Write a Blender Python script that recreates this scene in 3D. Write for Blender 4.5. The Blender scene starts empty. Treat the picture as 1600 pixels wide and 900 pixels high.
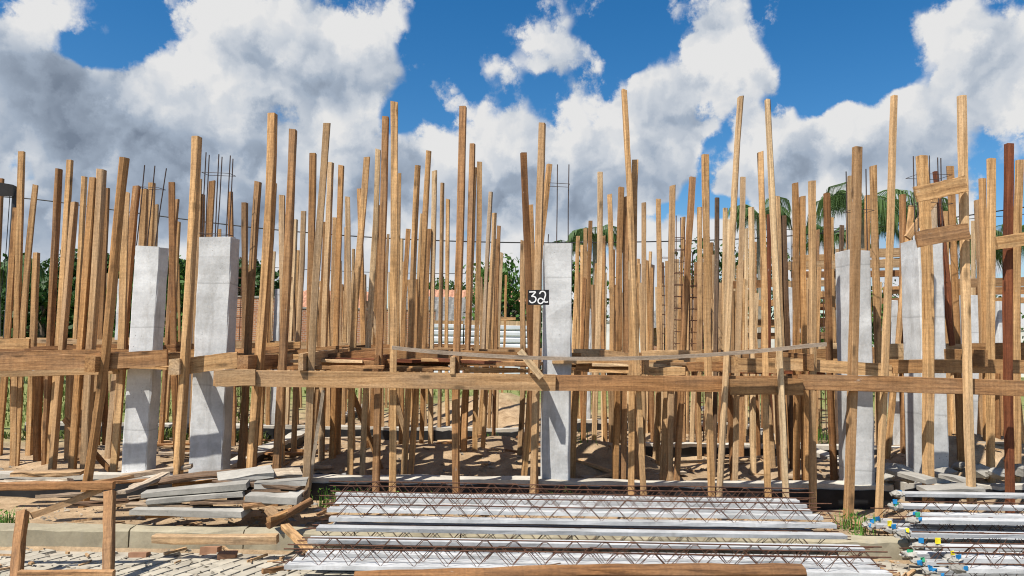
import bpy, math, random
from mathutils import Vector, Matrix

RND = random.Random(32)
scene = bpy.context.scene
COL = scene.collection
rad = math.radians

# ------------------------------------------------------------------ camera
F = 1155.0                      # focal length in pixels of a 1600 px wide frame
CAM = Vector((0, 0, 1.6))
PITCH, ROLL = rad(4.1), rad(0.85)
FWD = Vector((0, math.cos(PITCH), math.sin(PITCH)))
UP0 = Vector((0, -math.sin(PITCH), math.cos(PITCH)))
RIGHT = Vector((1, 0, 0)) * math.cos(ROLL) + UP0 * math.sin(ROLL)
UP = Vector((-1, 0, 0)) * math.sin(ROLL) + UP0 * math.cos(ROLL)
cam_data = bpy.data.cameras.new('camera')
cam_data.sensor_width = 36.0
cam_data.lens = F / 1600 * 36
cam_data.clip_end = 3000
cam = bpy.data.objects.new('camera', cam_data)
COL.objects.link(cam)
m = Matrix((RIGHT, UP, -FWD)).transposed().to_4x4()
m.translation = CAM
cam.matrix_world = m
scene.camera = cam


def ray(px, py):
    return (RIGHT * ((px - 800) / F) + UP * ((450 - py) / F) + FWD)


def at(px, py, Y):
    d = ray(px, py)
    return CAM + d * (Y / d.y)


def proj(p):
    v = p - CAM
    z = v.dot(FWD)
    return 800 + F * v.dot(RIGHT) / z, 450 - F * v.dot(UP) / z


# ------------------------------------------------------------------ light and sky
SUN_EL = rad(57)
SUN_AZ = math.atan2(-0.70, -0.71)           # from behind the viewer's left shoulder
SUN = Vector((math.sin(SUN_AZ) * math.cos(SUN_EL), math.cos(SUN_AZ) * math.cos(SUN_EL), math.sin(SUN_EL)))
sun_data = bpy.data.lights.new('sun', 'SUN')
sun_data.energy = 5.0
sun_data.angle = rad(0.53)
sun_data.color = (1.0, 0.945, 0.87)
sun = bpy.data.objects.new('sun', sun_data)
sun.rotation_euler = SUN.to_track_quat('Z', 'Y').to_euler()
sun.location = (-20, -20, 40)
COL.objects.link(sun)

world = bpy.data.worlds.new('World')
scene.world = world
world.use_nodes = True
WN, WL = world.node_tree.nodes, world.node_tree.links
WN.clear()


def wn(t, **kw):
    n = WN.new(t)
    for k, v in kw.items():
        setattr(n, k, v)
    return n


def wmath(op, a, b=None, c=None, clamp=False):
    n = WN.new('ShaderNodeMath')
    n.operation = op
    n.use_clamp = clamp
    for i, v in enumerate((a, b, c)):
        if v is None:
            continue
        if isinstance(v, (int, float)):
            n.inputs[i].default_value = v
        else:
            WL.new(v, n.inputs[i])
    return n.outputs[0]


def wvec(op, a, b=None, c=None):
    n = WN.new('ShaderNodeVectorMath')
    n.operation = op
    for i, v in enumerate((a, b, c)):
        if v is None:
            continue
        if isinstance(v, (tuple, list, Vector)):
            n.inputs[i].default_value = v
        else:
            WL.new(v, n.inputs[i])
    return n.outputs['Value'] if op in ('LENGTH', 'DOT_PRODUCT') else n.outputs[0]


def wmap(v, a, b, c, d, smooth=True):
    n = WN.new('ShaderNodeMapRange')
    n.interpolation_type = 'SMOOTHSTEP' if smooth else 'LINEAR'
    n.clamp = True
    WL.new(v, n.inputs[0])
    for i, x in enumerate((a, b, c, d)):
        n.inputs[i + 1].default_value = x
    return n.outputs[0]


def wnoise(vec, scale, detail, rough=0.55, dist=0.0, lac=2.1):
    n = WN.new('ShaderNodeTexNoise')
    n.noise_dimensions = '2D'
    n.inputs['Scale'].default_value = scale
    n.inputs['Detail'].default_value = detail
    n.inputs['Roughness'].default_value = rough
    n.inputs['Lacunarity'].default_value = lac
    n.inputs['Distortion'].default_value = dist
    WL.new(vec, n.inputs['Vector'])
    return n


sky = wn('ShaderNodeTexSky')
sky.sky_type = 'NISHITA'
sky.sun_disc = False
sky.sun_elevation = SUN_EL
sky.sun_rotation = SUN_AZ
sky.altitude = 0
sky.air_density = 1.0
sky.dust_density = 0.4
sky.ozone_density = 2.5
tc = wn('ShaderNodeTexCoord')
dirv = wvec('NORMALIZE', tc.outputs['Generated'])
sep = wn('ShaderNodeSeparateXYZ')
WL.new(dirv, sep.inputs[0])
az = wmath('ARCTAN2', sep.outputs[0], sep.outputs[1])
el = wmath('ARCSINE', sep.outputs[2])
cmb = wn('ShaderNodeCombineXYZ')
WL.new(az, cmb.inputs[0])
WL.new(el, cmb.inputs[1])
pos0 = cmb.outputs[0]
# warp so that cloud outlines billow
warp = wnoise(pos0, 7.0, 2, 0.6)
warpo = wvec('MULTIPLY', wvec('SUBTRACT', warp.outputs['Color'], (0.5, 0.5, 0.5)), (0.15, 0.12, 0))
pos = wvec('ADD', pos0, warpo)


def cloud_field(p, blobs, start):
    """cloud banks: smooth elliptical masses at given azimuth and elevation"""
    acc = None
    for (px, py, rx, ry, w) in blobs:
        d = ray(px, py).normalized()
        a, e = math.atan2(d.x, d.y), math.asin(d.z)
        sx, sy = F / rx, F / ry
        q = wvec('MULTIPLY_ADD', p, (sx, sy, 0), (-a * sx, -e * sy, 0))
        v = wmap(wvec('LENGTH', q), 0.0, 1.7, w, 0.0)
        acc = wmath('ADD', v, start if acc is None else acc)
    return acc


def puffs(vec, scale):
    n = WN.new('ShaderNodeTexVoronoi')
    n.voronoi_dimensions = '2D'
    n.feature = 'SMOOTH_F1'
    n.inputs['Scale'].default_value = scale
    n.inputs['Detail'].default_value = 2.0
    n.inputs['Roughness'].default_value = 0.55
    n.inputs['Lacunarity'].default_value = 2.3
    n.inputs['Smoothness'].default_value = 0.35
    WL.new(vec, n.inputs['Vector'])
    return wmath('SUBTRACT', 1.0, n.outputs['Distance'])


BANKS = [
    (430, 40, 200, 95, 0.62), (520, 120, 150, 60, 0.45), (90, 190, 210, 95, 0.60), (300, 200, 210, 90, 0.5), (330, 290, 460, 100, 0.55),
    (30, 60, 70, 75, 0.5), (640, 5, 45, 30, 0.40), (705, 105, 34, 45, 0.40), (780, 130, 30, 30, 0.22), (850, 40, 45, 65, 0.42), (850, 100, 40, 30, 0.36), (905, 105, 45, 32, 0.36), (875, 140, 50, 22, 0.2),
    (1140, 50, 95, 75, 0.6), (1070, 150, 110, 65, 0.6), (1000, 230, 150, 85, 0.6), (850, 250, 210, 95, 0.6), (640, 280, 200, 90, 0.55),
    (1300, 195, 140, 70, 0.62), (1200, 260, 80, 70, 0.45), (1480, 210, 180, 85, 0.6), (1550, 45, 110, 60, 0.6), (1600, 110, 90, 60, 0.5),
    (800, 400, 1700, 110, 0.62), (800, 300, 1500, 50, 0.22),
    (175, 72, 75, 32, -0.70), (705, 65, 75, 60, -0.45), (640, 165, 50, 22, -0.4), (955, 70, 60, 65, -0.45), (960, 160, 40, 20, -0.25), (1290, 60, 85, 75, -0.65), (1340, 112, 90, 28, -0.45),
    (1133, 215, 18, 75, -0.55), (1145, 335, 70, 28, -0.75), (1590, 300, 45, 80, -0.75), (4, 268, 24, 26, -0.8), (522, 266, 34, 16, -0.75), (1000, 360, 60, 16, -0.4), (700, 370, 50, 18, -0.4),
]
bank = cloud_field(pos, BANKS, 0.07)
# away from the view broken cumulus goes on unseen, thinned to lower fill light
behind = wmap(wvec('DOT_PRODUCT', dirv, tuple(FWD)), 0.45, 0.8, 0.20, 0.0)
bank = wmath('ADD', bank, behind)
nz1 = wnoise(pos0, 11.0, 7, 0.64)
n_fine = nz1.outputs[0]
pv = wvec('ADD', pos0, wvec('MULTIPLY', wvec('SUBTRACT', nz1.outputs['Color'], (0.5, 0.5, 0.5)), (0.075, 0.075, 0.075)))
p_here = puffs(pv, 9.0)
p_sun = puffs(wvec('ADD', pv, (-0.032, 0.042, 0)), 9.0)
dens = wmath('ADD', bank, wmath('MULTIPLY', wmath('SUBTRACT', p_here, 0.55), 0.62))
dens = wmath('ADD', dens, wmath('MULTIPLY', wmath('SUBTRACT', n_fine, 0.5), 1.1))
cover = wmap(dens, 0.08, 0.42, 0.0, 1.0)
# sunlit flanks against grey undersides
rim = wmath('MULTIPLY', wmath('SUBTRACT', p_here, p_sun), 0.62)
GREYS = [(90, 165, 120, 60, 0.52), (510, 120, 130, 50, 0.36), (570, 150, 80, 40, 0.22), (240, 235, 160, 40, 0.26), (160, 290, 240, 40, 0.34), (60, 60, 70, 60, 0.26),
         (330, 330, 280, 60, 0.24), (700, 300, 140, 45, 0.16), (1000, 280, 120, 40, 0.14), (1080, 200, 80, 40, 0.10), (1300, 290, 160, 35, 0.16), (1480, 250, 150, 30, 0.12),
         (850, 330, 180, 35, 0.18), (1560, 60, 60, 25, 0.15), (800, 365, 1600, 60, 0.12)]
grey = cloud_field(pos, GREYS, 0.0)
thick = wmap(dens, 0.36, 1.1, 0.0, 0.15)
lum = wmath('SUBTRACT', wmath('ADD', 0.90, rim), wmath('ADD', wmath('MULTIPLY', grey, 0.78), thick))
lum = wmath('ADD', lum, wmath('MULTIPLY', wmath('SUBTRACT', n_fine, 0.5), 0.45))
lum = wmap(lum, 0.0, 1.0, 0.0, 1.0, smooth=False)
ramp = wn('ShaderNodeValToRGB')
WL.new(lum, ramp.inputs[0])
CS = 5.9
els = ramp.color_ramp.elements
els[0].position, els[0].color = 0.0, (0.23, 0.285, 0.375, 1)
els[1].position, els[1].color = 1.0, (1.0, 1.0, 1.0, 1)
e = els.new(0.45)
e.color = (0.46, 0.545, 0.67, 1)
e = els.new(0.75)
e.color = (0.76, 0.81, 0.88, 1)
cl = wvec('SCALE', ramp.outputs[0])
cl.node.inputs['Scale'].default_value = CS
hs = wn('ShaderNodeHueSaturation')
hs.inputs['Saturation'].default_value = 1.40
hs.inputs['Value'].default_value = 0.92
WL.new(sky.outputs[0], hs.inputs['Color'])
mix = wn('ShaderNodeMix', data_type='RGBA')
WL.new(cover, mix.inputs[0])
WL.new(hs.outputs[0], mix.inputs[6])
WL.new(cl, mix.inputs[7])
bg = wn('ShaderNodeBackground')
bg.inputs['Strength'].default_value = 0.09
world.cycles.sampling_method = 'MANUAL'
world.cycles.sample_map_resolution = 256
WL.new(mix.outputs[2], bg.inputs['Color'])
wo = wn('ShaderNodeOutputWorld')
WL.new(bg.outputs[0], wo.inputs[0])

vs = scene.view_settings
vs.view_transform = 'Standard'
vs.look = 'None'
vs.exposure = 0.57
vs.gamma = 1
vs.use_curve_mapping = False
scene.cycles.max_bounces = 4
scene.cycles.filter_width = 1.1

# ------------------------------------------------------------------ materials
MATS = {}


class MB:
    """small helper round one node material"""

    def __init__(s, name, rough=0.85):
        s.m = bpy.data.materials.new(name)
        s.m.use_nodes = True
        s.N, s.L = s.m.node_tree.nodes, s.m.node_tree.links
        s.b = s.N['Principled BSDF']
        s.b.inputs['Roughness'].default_value = rough
        s.b.inputs['Specular IOR Level'].default_value = 0.25
        MATS[name] = s.m

    def node(s, t, **kw):
        n = s.N.new(t)
        for k, v in kw.items():
            setattr(n, k, v)
        return n

    def coords(s, scale=(1, 1, 1), jitter=True):
        t = s.node('ShaderNodeTexCoord')
        v = t.outputs['Object']
        if jitter:
            oi = s.node('ShaderNodeObjectInfo')
            a = s.node('ShaderNodeVectorMath', operation='MULTIPLY_ADD')
            cx = s.node('ShaderNodeCombineXYZ')
            for i in range(3):
                s.L.new(oi.outputs['Random'], cx.inputs[i])
            s.L.new(cx.outputs[0], a.inputs[0])
            a.inputs[1].default_value = (37, 53, 71)
            s.L.new(v, a.inputs[2])
            v = a.outputs[0]
        mp = s.node('ShaderNodeVectorMath', operation='MULTIPLY')
        s.L.new(v, mp.inputs[0])
        mp.inputs[1].default_value = scale
        return mp.outputs[0]

    def world(s, scale=(1, 1, 1)):
        g = s.node('ShaderNodeNewGeometry')
        mp = s.node('ShaderNodeVectorMath', operation='MULTIPLY')
        s.L.new(g.outputs['Position'], mp.inputs[0])
        mp.inputs[1].default_value = scale
        return mp.outputs[0]

    def noise(s, vec, scale, detail=4, rough=0.55, dist=0.0):
        n = s.node('ShaderNodeTexNoise')
        s.L.new(vec, n.inputs['Vector'])
        n.inputs['Scale'].default_value = scale
        n.inputs['Detail'].default_value = detail
        n.inputs['Roughness'].default_value = rough
        n.inputs['Distortion'].default_value = dist
        return n.outputs[0]

    def ramp(s, v, stops):
        r = s.node('ShaderNodeValToRGB')
        s.L.new(v, r.inputs[0])
        e = r.color_ramp.elements
        for i, (p, c) in enumerate(stops):
            if i > 1:
                k = e.new(p)
            else:
                k = e[i]
                k.position = p
            k.color = tuple(c) + (1,) if not isinstance(c, (int, float)) else (c, c, c, 1)
        return r.outputs[0]

    def mix(s, f, a, b, mode='MIX'):
        n = s.node('ShaderNodeMix', data_type='RGBA', blend_type=mode)
        for i, v in ((0, f), (6, a), (7, b)):
            if isinstance(v, (int, float)):
                n.inputs[i].default_value = v
            elif isinstance(v, (tuple, list)):
                n.inputs[i].default_value = tuple(v) + (1,)
            else:
                s.L.new(v, n.inputs[i])
        return n.outputs[2]

    def math(s, op, a, b=0.0, clamp=False):
        n = s.node('ShaderNodeMath', operation=op, use_clamp=clamp)
        for i, v in enumerate((a, b)):
            if isinstance(v, (int, float)):
                n.inputs[i].default_value = v
            else:
                s.L.new(v, n.inputs[i])
        return n.outputs[0]

    def rnd(s):
        return s.node('ShaderNodeObjectInfo').outputs['Random']

    def out(s, color, bump=None, strength=0.3, dist=0.01):
        if isinstance(color, (tuple, list)):
            s.b.inputs['Base Color'].default_value = tuple(color) + (1,)
        else:
            s.L.new(color, s.b.inputs['Base Color'])
        if bump is not None:
            b = s.node('ShaderNodeBump')
            b.inputs['Strength'].default_value = strength
            b.inputs['Distance'].default_value = dist
            s.L.new(bump, b.inputs['Height'])
            s.L.new(b.outputs[0], s.b.inputs['Normal'])
        return s.m


def wood(name, light, mid, dark, grey=0.25, saw=0.25, blot=0.35):
    k = MB(name, 0.8)
    c = k.coords()
    fine = k.noise(k.coords((42, 42, 1.6)), 1.0, 5, 0.6, 0.6)
    streak = k.noise(k.coords((11, 11, 0.55)), 1.0, 4, 0.6, 1.2)
    blotch = k.noise(c, 2.3, 5, 0.65)
    sawm = k.noise(k.coords((1.5, 1.5, 34)), 1.0, 3, 0.7)
    col = k.ramp(fine, [(0.28, dark), (0.72, light), (0.5, mid)])
    s2 = k.ramp(streak, [(0.34, 0.62), (0.6, 1.0)])
    col = k.mix(0.75, col, s2, 'MULTIPLY')
    b2 = k.ramp(blotch, [(0.3, 0.62), (0.62, 1.08)])
    col = k.mix(blot, col, b2, 'MULTIPLY')
    s3 = k.ramp(sawm, [(0.34, 0.66), (0.56, 1.0)])
    col = k.mix(saw, col, s3, 'MULTIPLY')
    gm = k.math('MULTIPLY', k.ramp(k.noise(k.coords((4, 4, 0.8)), 1.3, 4), [(0.42, 0.0), (0.75, 1.0)]), grey)
    col = k.mix(gm, col, (0.30, 0.265, 0.225))
    # knots
    v = k.node('ShaderNodeTexVoronoi')
    k.L.new(k.coords((7, 7, 2.2)), v.inputs['Vector'])
    v.inputs['Scale'].default_value = 1.0
    kn = k.ramp(v.outputs['Distance'], [(0.08, 0.30), (0.20, 1.0)])
    col = k.mix(0.8, col, kn, 'MULTIPLY')
    # every board its own tone
    r = k.rnd()
    tone = k.ramp(r, [(0.0, (0.54, 0.46, 0.39)), (1.0, (1.24, 1.22, 1.16)), (0.3, (0.93, 0.81, 0.67)), (0.62, (1.02, 0.98, 0.92)), (0.8, (0.86, 0.82, 0.76))])
    col = k.mix(1.0, col, tone, 'MULTIPLY')
    # wet stains and splashes of cement
    stain = k.noise(k.coords((6, 6, 1.1)), 1.0, 5, 0.7, 0.8)
    col = k.mix(k.ramp(stain, [(0.58, 0.0), (0.74, 0.62)]), col, dark)
    spl = k.noise(k.coords((14, 14, 5)), 1.0, 5, 0.75)
    col = k.mix(k.ramp(spl, [(0.67, 0.0), (0.74, 0.55)]), col, (0.46, 0.44, 0.40))
    fuzz = k.noise(k.coords((70, 70, 30)), 1.0, 4, 0.7)
    col = k.mix(0.6, col, k.ramp(fuzz, [(0.32, 0.60), (0.60, 1.12)]), 'MULTIPLY')
    return k.out(col, k.math('ADD', k.math('ADD', k.math('MULTIPLY', fine, 0.6), k.math('MULTIPLY', sawm, 0.5)), k.math('MULTIPLY', fuzz, 0.6)), 0.6, 0.006)


wood('wood_pale', (0.798, 0.616, 0.388), (0.661, 0.479, 0.279), (0.388, 0.257, 0.137), 0.30, 0.2, 0.25)
wood('wood_honey', (0.71, 0.468, 0.232), (0.56, 0.340, 0.155), (0.25, 0.135, 0.054), 0.22, 0.45, 0.45)
wood('wood_tan', (0.63, 0.45, 0.268), (0.50, 0.335, 0.182), (0.293, 0.177, 0.085), 0.40, 0.3, 0.4)
wood('wood_brown', (0.52, 0.310, 0.150), (0.385, 0.208, 0.090), (0.155, 0.076, 0.032), 0.2, 0.5, 0.5)
wood('wood_red', (0.32, 0.125, 0.058), (0.22, 0.076, 0.034), (0.10, 0.033, 0.018), 0.05, 0.3, 0.6)
wood('wood_bark', (0.275, 0.176, 0.110), (0.154, 0.094, 0.055), (0.055, 0.035, 0.022), 0.4, 0.6, 0.7)
wood('wood_grey', (0.598, 0.520, 0.416), (0.468, 0.390, 0.299), (0.260, 0.208, 0.156), 0.7, 0.3, 0.4)

wood('wood_silver', (0.74, 0.68, 0.60), (0.64, 0.58, 0.50), (0.42, 0.37, 0.31), 0.5, 0.2, 0.3)


def concrete(name, light, dark, pits=True, joints=True, stain=(0.22, 0.21, 0.19)):
    k = MB(name, 0.9)
    c = k.coords()
    big = k.noise(c, 2.2, 6, 0.65)
    fine = k.noise(c, 34, 5, 0.65)
    streak = k.noise(k.coords((9, 9, 0.7)), 1.0, 5, 0.6)
    col = k.ramp(big, [(0.3, dark), (0.62, light)])
    col = k.mix(0.5, col, k.ramp(fine, [(0.25, 0.72), (0.6, 1.02)]), 'MULTIPLY')
    st = k.math('MULTIPLY', k.ramp(streak, [(0.56, 0.0), (0.78, 1.0)]), 0.55)
    col = k.mix(st, col, stain)
    hgt = fine
    if joints:
        band = k.noise(k.coords((0.6, 0.6, 7)), 1.0, 3, 0.6)
        col = k.mix(0.5, col, k.ramp(band, [(0.35, 0.74), (0.6, 1.0)]), 'MULTIPLY')
        # formwork lifts leave a line every 60 cm, with runs of laitance below
        wv = k.node('ShaderNodeTexWave', wave_type='BANDS', bands_direction='Z', wave_profile='SAW')
        k.L.new(k.coords((1, 1, 1)), wv.inputs['Vector'])
        wv.inputs['Scale'].default_value = 0.27
        wv.inputs['Distortion'].default_value = 0.12
        wv.inputs['Detail'].default_value = 2
        wv.inputs['Detail Scale'].default_value = 9
        col = k.mix(0.55, col, k.ramp(wv.outputs['Fac'], [(0.0, 0.45), (0.022, 1.0)]), 'MULTIPLY')
        dirt = k.noise(k.coords((3, 3, 1.2)), 1.6, 6, 0.7)
        col = k.mix(k.ramp(dirt, [(0.50, 0.0), (0.72, 0.6)]), col, (0.29, 0.28, 0.255))
    if pits:
        v = k.node('ShaderNodeTexVoronoi')
        k.L.new(c, v.inputs['Vector'])
        v.inputs['Scale'].default_value = 22
        pm = k.noise(c, 3.0, 2)
        thr = k.math('MULTIPLY', k.ramp(pm, [(0.45, 0.0), (0.7, 1.0)]), 0.16)
        pit = k.math('LESS_THAN', v.outputs['Distance'], thr)
        col = k.mix(k.math('MULTIPLY', pit, 0.55), col, (0.16, 0.155, 0.145))
        hgt = k.math('SUBTRACT', fine, pit)
    r = k.ramp(k.rnd(), [(0.0, 0.86), (1.0, 1.05)])
    col = k.mix(1.0, col, r, 'MULTIPLY')
    return k.out(col, hgt, 0.35, 0.006)


concrete('concrete', (0.64, 0.652, 0.645), (0.44, 0.45, 0.445))
concrete('concrete_joist', (0.51, 0.515, 0.51), (0.31, 0.315, 0.31), pits=True, joints=False)
concrete('concrete_rough', (0.38, 0.36, 0.315), (0.20, 0.19, 0.165), pits=True, joints=False)
concrete('concrete_beam', (0.56, 0.52, 0.44), (0.36, 0.33, 0.275), pits=True, joints=False)
concrete('concrete_kerb', (0.37, 0.325, 0.225), (0.24, 0.21, 0.145), pits=True, joints=False)


def flat(name, col, rough=0.8, var=0.25, scale=6, metal=0.0):
    k = MB(name, rough)
    n = k.noise(k.coords(), scale, 5, 0.6)
    c = k.ramp(n, [(0.3, [x * (1 - var) for x in col]), (0.7, [min(1, x * (1 + var)) for x in col])])
    k.b.inputs['Metallic'].default_value = metal
    return k.out(c, n, 0.2, 0.004)


flat('rust', (0.090, 0.042, 0.025), 0.85, 0.5, 20)
flat('rebar_dark', (0.060, 0.042, 0.036), 0.7, 0.4, 20)
flat('black_paint', (0.018, 0.018, 0.020), 0.6, 0.7, 30)
flat('white_paint', (0.74, 0.74, 0.72), 0.6, 0.18, 60)
flat('tag_blue', (0.02, 0.19, 0.42), 0.35, 0.15, 9)
flat('tag_green', (0.04, 0.30, 0.14), 0.35, 0.15, 9)
flat('tag_yellow', (0.75, 0.60, 0.03), 0.35, 0.15, 9)
flat('bitumen', (0.017, 0.017, 0.018), 0.55, 0.5, 5)
flat('tarp', (0.02, 0.02, 0.021), 0.4, 0.4, 3)
flat('cable', (0.012, 0.012, 0.014), 0.6, 0.2, 3)
flat('lamp_metal', (0.035, 0.037, 0.04), 0.5, 0.2, 3)
flat('plaster', (0.70, 0.68, 0.63), 0.9, 0.15, 2)
flat('sheet_metal', (0.62, 0.64, 0.66), 0.45, 0.12, 2, 0.2)
flat('glass_dark', (0.02, 0.022, 0.025), 0.2, 0.2, 2)
flat('brick_red', (0.36, 0.17, 0.10), 0.9, 0.3, 7)
flat('fired_clay', (0.27, 0.145, 0.085), 0.9, 0.25, 9)
flat('paving', (0.36, 0.325, 0.255), 0.9, 0.25, 5)
flat('stone', (0.29, 0.255, 0.20), 0.95, 0.35, 4)
flat('bark', (0.12, 0.09, 0.065), 0.9, 0.4, 6)
flat('palm_trunk', (0.22, 0.19, 0.15), 0.9, 0.3, 6)
flat('safety_yellow', (0.75, 0.55, 0.04), 0.5, 0.1, 3)


def leaf(name, a, b, trans=0.25):
    k = MB(name, 0.55)
    g = k.node('ShaderNodeNewGeometry')
    n = k.noise(k.world(), 1.7, 3)
    c = k.mix(0.5, k.ramp(g.outputs['Random Per Island'], [(0.0, a), (1.0, b)]), k.ramp(n, [(0.3, a), (0.7, b)]))
    k.out(c)
    t = k.node('ShaderNodeBsdfTranslucent')
    k.L.new(c, t.inputs[0])
    mx = k.node('ShaderNodeMixShader')
    mx.inputs[0].default_value = trans
    k.L.new(k.b.outputs[0], mx.inputs[1])
    k.L.new(t.outputs[0], mx.inputs[2])
    k.L.new(mx.outputs[0], k.N['Material Output'].inputs[0])


leaf('leaf_dark', (0.016, 0.045, 0.010), (0.050, 0.110, 0.022))
leaf('leaf_mid', (0.035, 0.085, 0.016), (0.095, 0.19, 0.035))
leaf('leaf_palm', (0.05, 0.105, 0.035), (0.13, 0.20, 0.07))
leaf('grass', (0.060, 0.105, 0.018), (0.17, 0.20, 0.05))
leaf('weed', (0.045, 0.13, 0.018), (0.13, 0.27, 0.04))


def ground_mat():
    k = MB('sand', 0.95)
    w = k.world()
    big = k.noise(w, 0.55, 6, 0.6)
    mid = k.noise(w, 4.5, 6, 0.65)
    fine = k.noise(w, 38, 5, 0.7)
    col = k.ramp(mid, [(0.3, (0.26, 0.17, 0.09)), (0.66, (0.52, 0.375, 0.225))])
    col = k.mix(k.ramp(big, [(0.40, 0.0), (0.62, 0.55)]), col, (0.22, 0.17, 0.115))
    col = k.mix(0.7, col, k.ramp(fine, [(0.3, 0.6), (0.65, 1.05)]), 'MULTIPLY')
    g = k.node('ShaderNodeNewGeometry')
    sp = k.node('ShaderNodeSeparateXYZ')
    k.L.new(g.outputs['Position'], sp.inputs[0])
    far = k.node('ShaderNodeMapRange')
    k.L.new(k.math('ADD', sp.outputs[1], k.math('MULTIPLY', big, 7.0)), far.inputs[0])
    far.inputs[1].default_value = 19
    far.inputs[2].default_value = 24
    leftm = k.node('ShaderNodeMapRange')
    k.L.new(k.math('ADD', sp.outputs[0], k.math('MULTIPLY', mid, 2.5)), leftm.inputs[0])
    leftm.inputs[1].default_value = -4.6
    leftm.inputs[2].default_value = -6.2
    nearer = k.node('ShaderNodeMapRange')
    k.L.new(sp.outputs[1], nearer.inputs[0])
    nearer.inputs[1].default_value = 11.5
    nearer.inputs[2].default_value = 14
    gm = k.math('MAXIMUM', far.outputs[0], k.math('MULTIPLY', leftm.outputs[0], nearer.outputs[0]), clamp=True)
    gcol = k.ramp(mid, [(0.3, (0.10, 0.14, 0.03)), (0.7, (0.22, 0.25, 0.075))])
    col = k.mix(k.math('MULTIPLY', gm, 0.85), col, gcol)
    return k.out(col, k.math('ADD', mid, k.math('MULTIPLY', fine, 0.5)), 0.7, 0.04)


ground_mat()


def brickwall_mat():
    k = MB('brickwork', 0.95)
    b = k.node('ShaderNodeTexBrick')
    g = k.node('ShaderNodeNewGeometry')
    sp = k.node('ShaderNodeSeparateXYZ')
    k.L.new(g.outputs['Position'], sp.inputs[0])
    cx = k.node('ShaderNodeCombineXYZ')
    k.L.new(sp.outputs[0], cx.inputs[0])
    k.L.new(sp.outputs[2], cx.inputs[1])
    k.L.new(cx.outputs[0], b.inputs['Vector'])
    b.inputs['Scale'].default_value = 3.0
    b.inputs['Color1'].default_value = (0.42, 0.19, 0.095, 1)
    b.inputs['Color2'].default_value = (0.30, 0.13, 0.07, 1)
    b.inputs['Mortar'].default_value = (0.40, 0.36, 0.30, 1)
    k.out(b.outputs[0])


brickwall_mat()


def tiles_mat():
    k = MB('clay_tiles', 0.9)
    n = k.noise(k.world((3, 3, 3)), 2.0, 4)
    k.out(k.ramp(n, [(0.3, (0.30, 0.14, 0.08)), (0.7, (0.50, 0.27, 0.17))]))
    k = MB('fibre_roof', 0.9)
    n = k.noise(k.world((3, 3, 3)), 2.0, 4)
    k.out(k.ramp(n, [(0.3, (0.12, 0.115, 0.105)), (0.7, (0.22, 0.215, 0.20))]))


tiles_mat()

# ------------------------------------------------------------------ object helpers


def link(name, verts, faces, mat, parent=None, smooth=False):
    me = bpy.data.meshes.new(name)
    me.from_pydata([tuple(v) for v in verts], [], faces)
    me.materials.append(MATS[mat])
    if smooth:
        me.polygons.foreach_set('use_smooth', [True] * len(me.polygons))
    me.update()
    o = bpy.data.objects.new(name, me)
    COL.objects.link(o)
    if parent:
        o.parent = parent
    return o


def tag(o, label=None, cat=None, group=None, kind=None):
    if label:
        o['label'] = label
    if cat:
        o['category'] = cat
    if group:
        o['group'] = group
    if kind or cat:
        o['kind'] = kind or 'thing'
    return o


def relabel(objs, template):
    """number alike things by their order from the left, as the camera sees them"""
    bpy.context.view_layer.update()
    objs.sort(key=lambda o: proj(o.matrix_world.translation)[0])
    for i, o in enumerate(objs):
        o['label'] = template % ordinal(i + 1)


def empty(name, loc=(0, 0, 0)):
    o = bpy.data.objects.new(name, None)
    o.empty_display_size = 0.1
    o.location = loc
    COL.objects.link(o)
    return o


class G:
    """collects geometry"""

    def __init__(s):
        s.v, s.f = [], []

    def add(s, v, f):
        n = len(s.v)
        s.v += [Vector(x) for x in v]
        s.f += [tuple(i + n for i in q) for q in f]

    def box(s, a, b, jit=0.0, rnd=RND):
        x0, y0, z0 = a
        x1, y1, z1 = b
        j = lambda: rnd.uniform(-jit, jit)
        v = [(x + j(), y + j(), z + j()) for x in (x0, x1) for y in (y0, y1) for z in (z0, z1)]
        s.add(v, [(0, 1, 3, 2), (4, 6, 7, 5), (0, 4, 5, 1), (2, 3, 7, 6), (0, 2, 6, 4), (1, 5, 7, 3)])

    def tube(s, pts, r, n=5, cap=True):
        pts = [Vector(p) for p in pts]
        rs = r if isinstance(r, (list, tuple)) else [r] * len(pts)
        rings = []
        for i, p in enumerate(pts):
            a = pts[max(0, i - 1)]
            b = pts[min(len(pts) - 1, i + 1)]
            d = (b - a).normalized()
            h = Vector((0, 0, 1)) if abs(d.z) < 0.9 else Vector((1, 0, 0))
            u = d.cross(h).normalized()
            w = d.cross(u)
            rings.append([p + (u * math.cos(t) + w * math.sin(t)) * rs[i] for t in [2 * math.pi * k / n for k in range(n)]])
        v = [x for q in rings for x in q]
        f = []
        for i in range(len(pts) - 1):
            for k in range(n):
                k2 = (k + 1) % n
                f.append((i * n + k, i * n + k2, (i + 1) * n + k2, (i + 1) * n + k))
        if cap:
            f.append(tuple(range(n))[::-1])
            f.append(tuple(range((len(pts) - 1) * n, len(pts) * n)))
        s.add(v, f)

    def build(s, name, mat, parent=None, smooth=False):
        return link(name, s.v, s.f, mat, parent, smooth)


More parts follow.
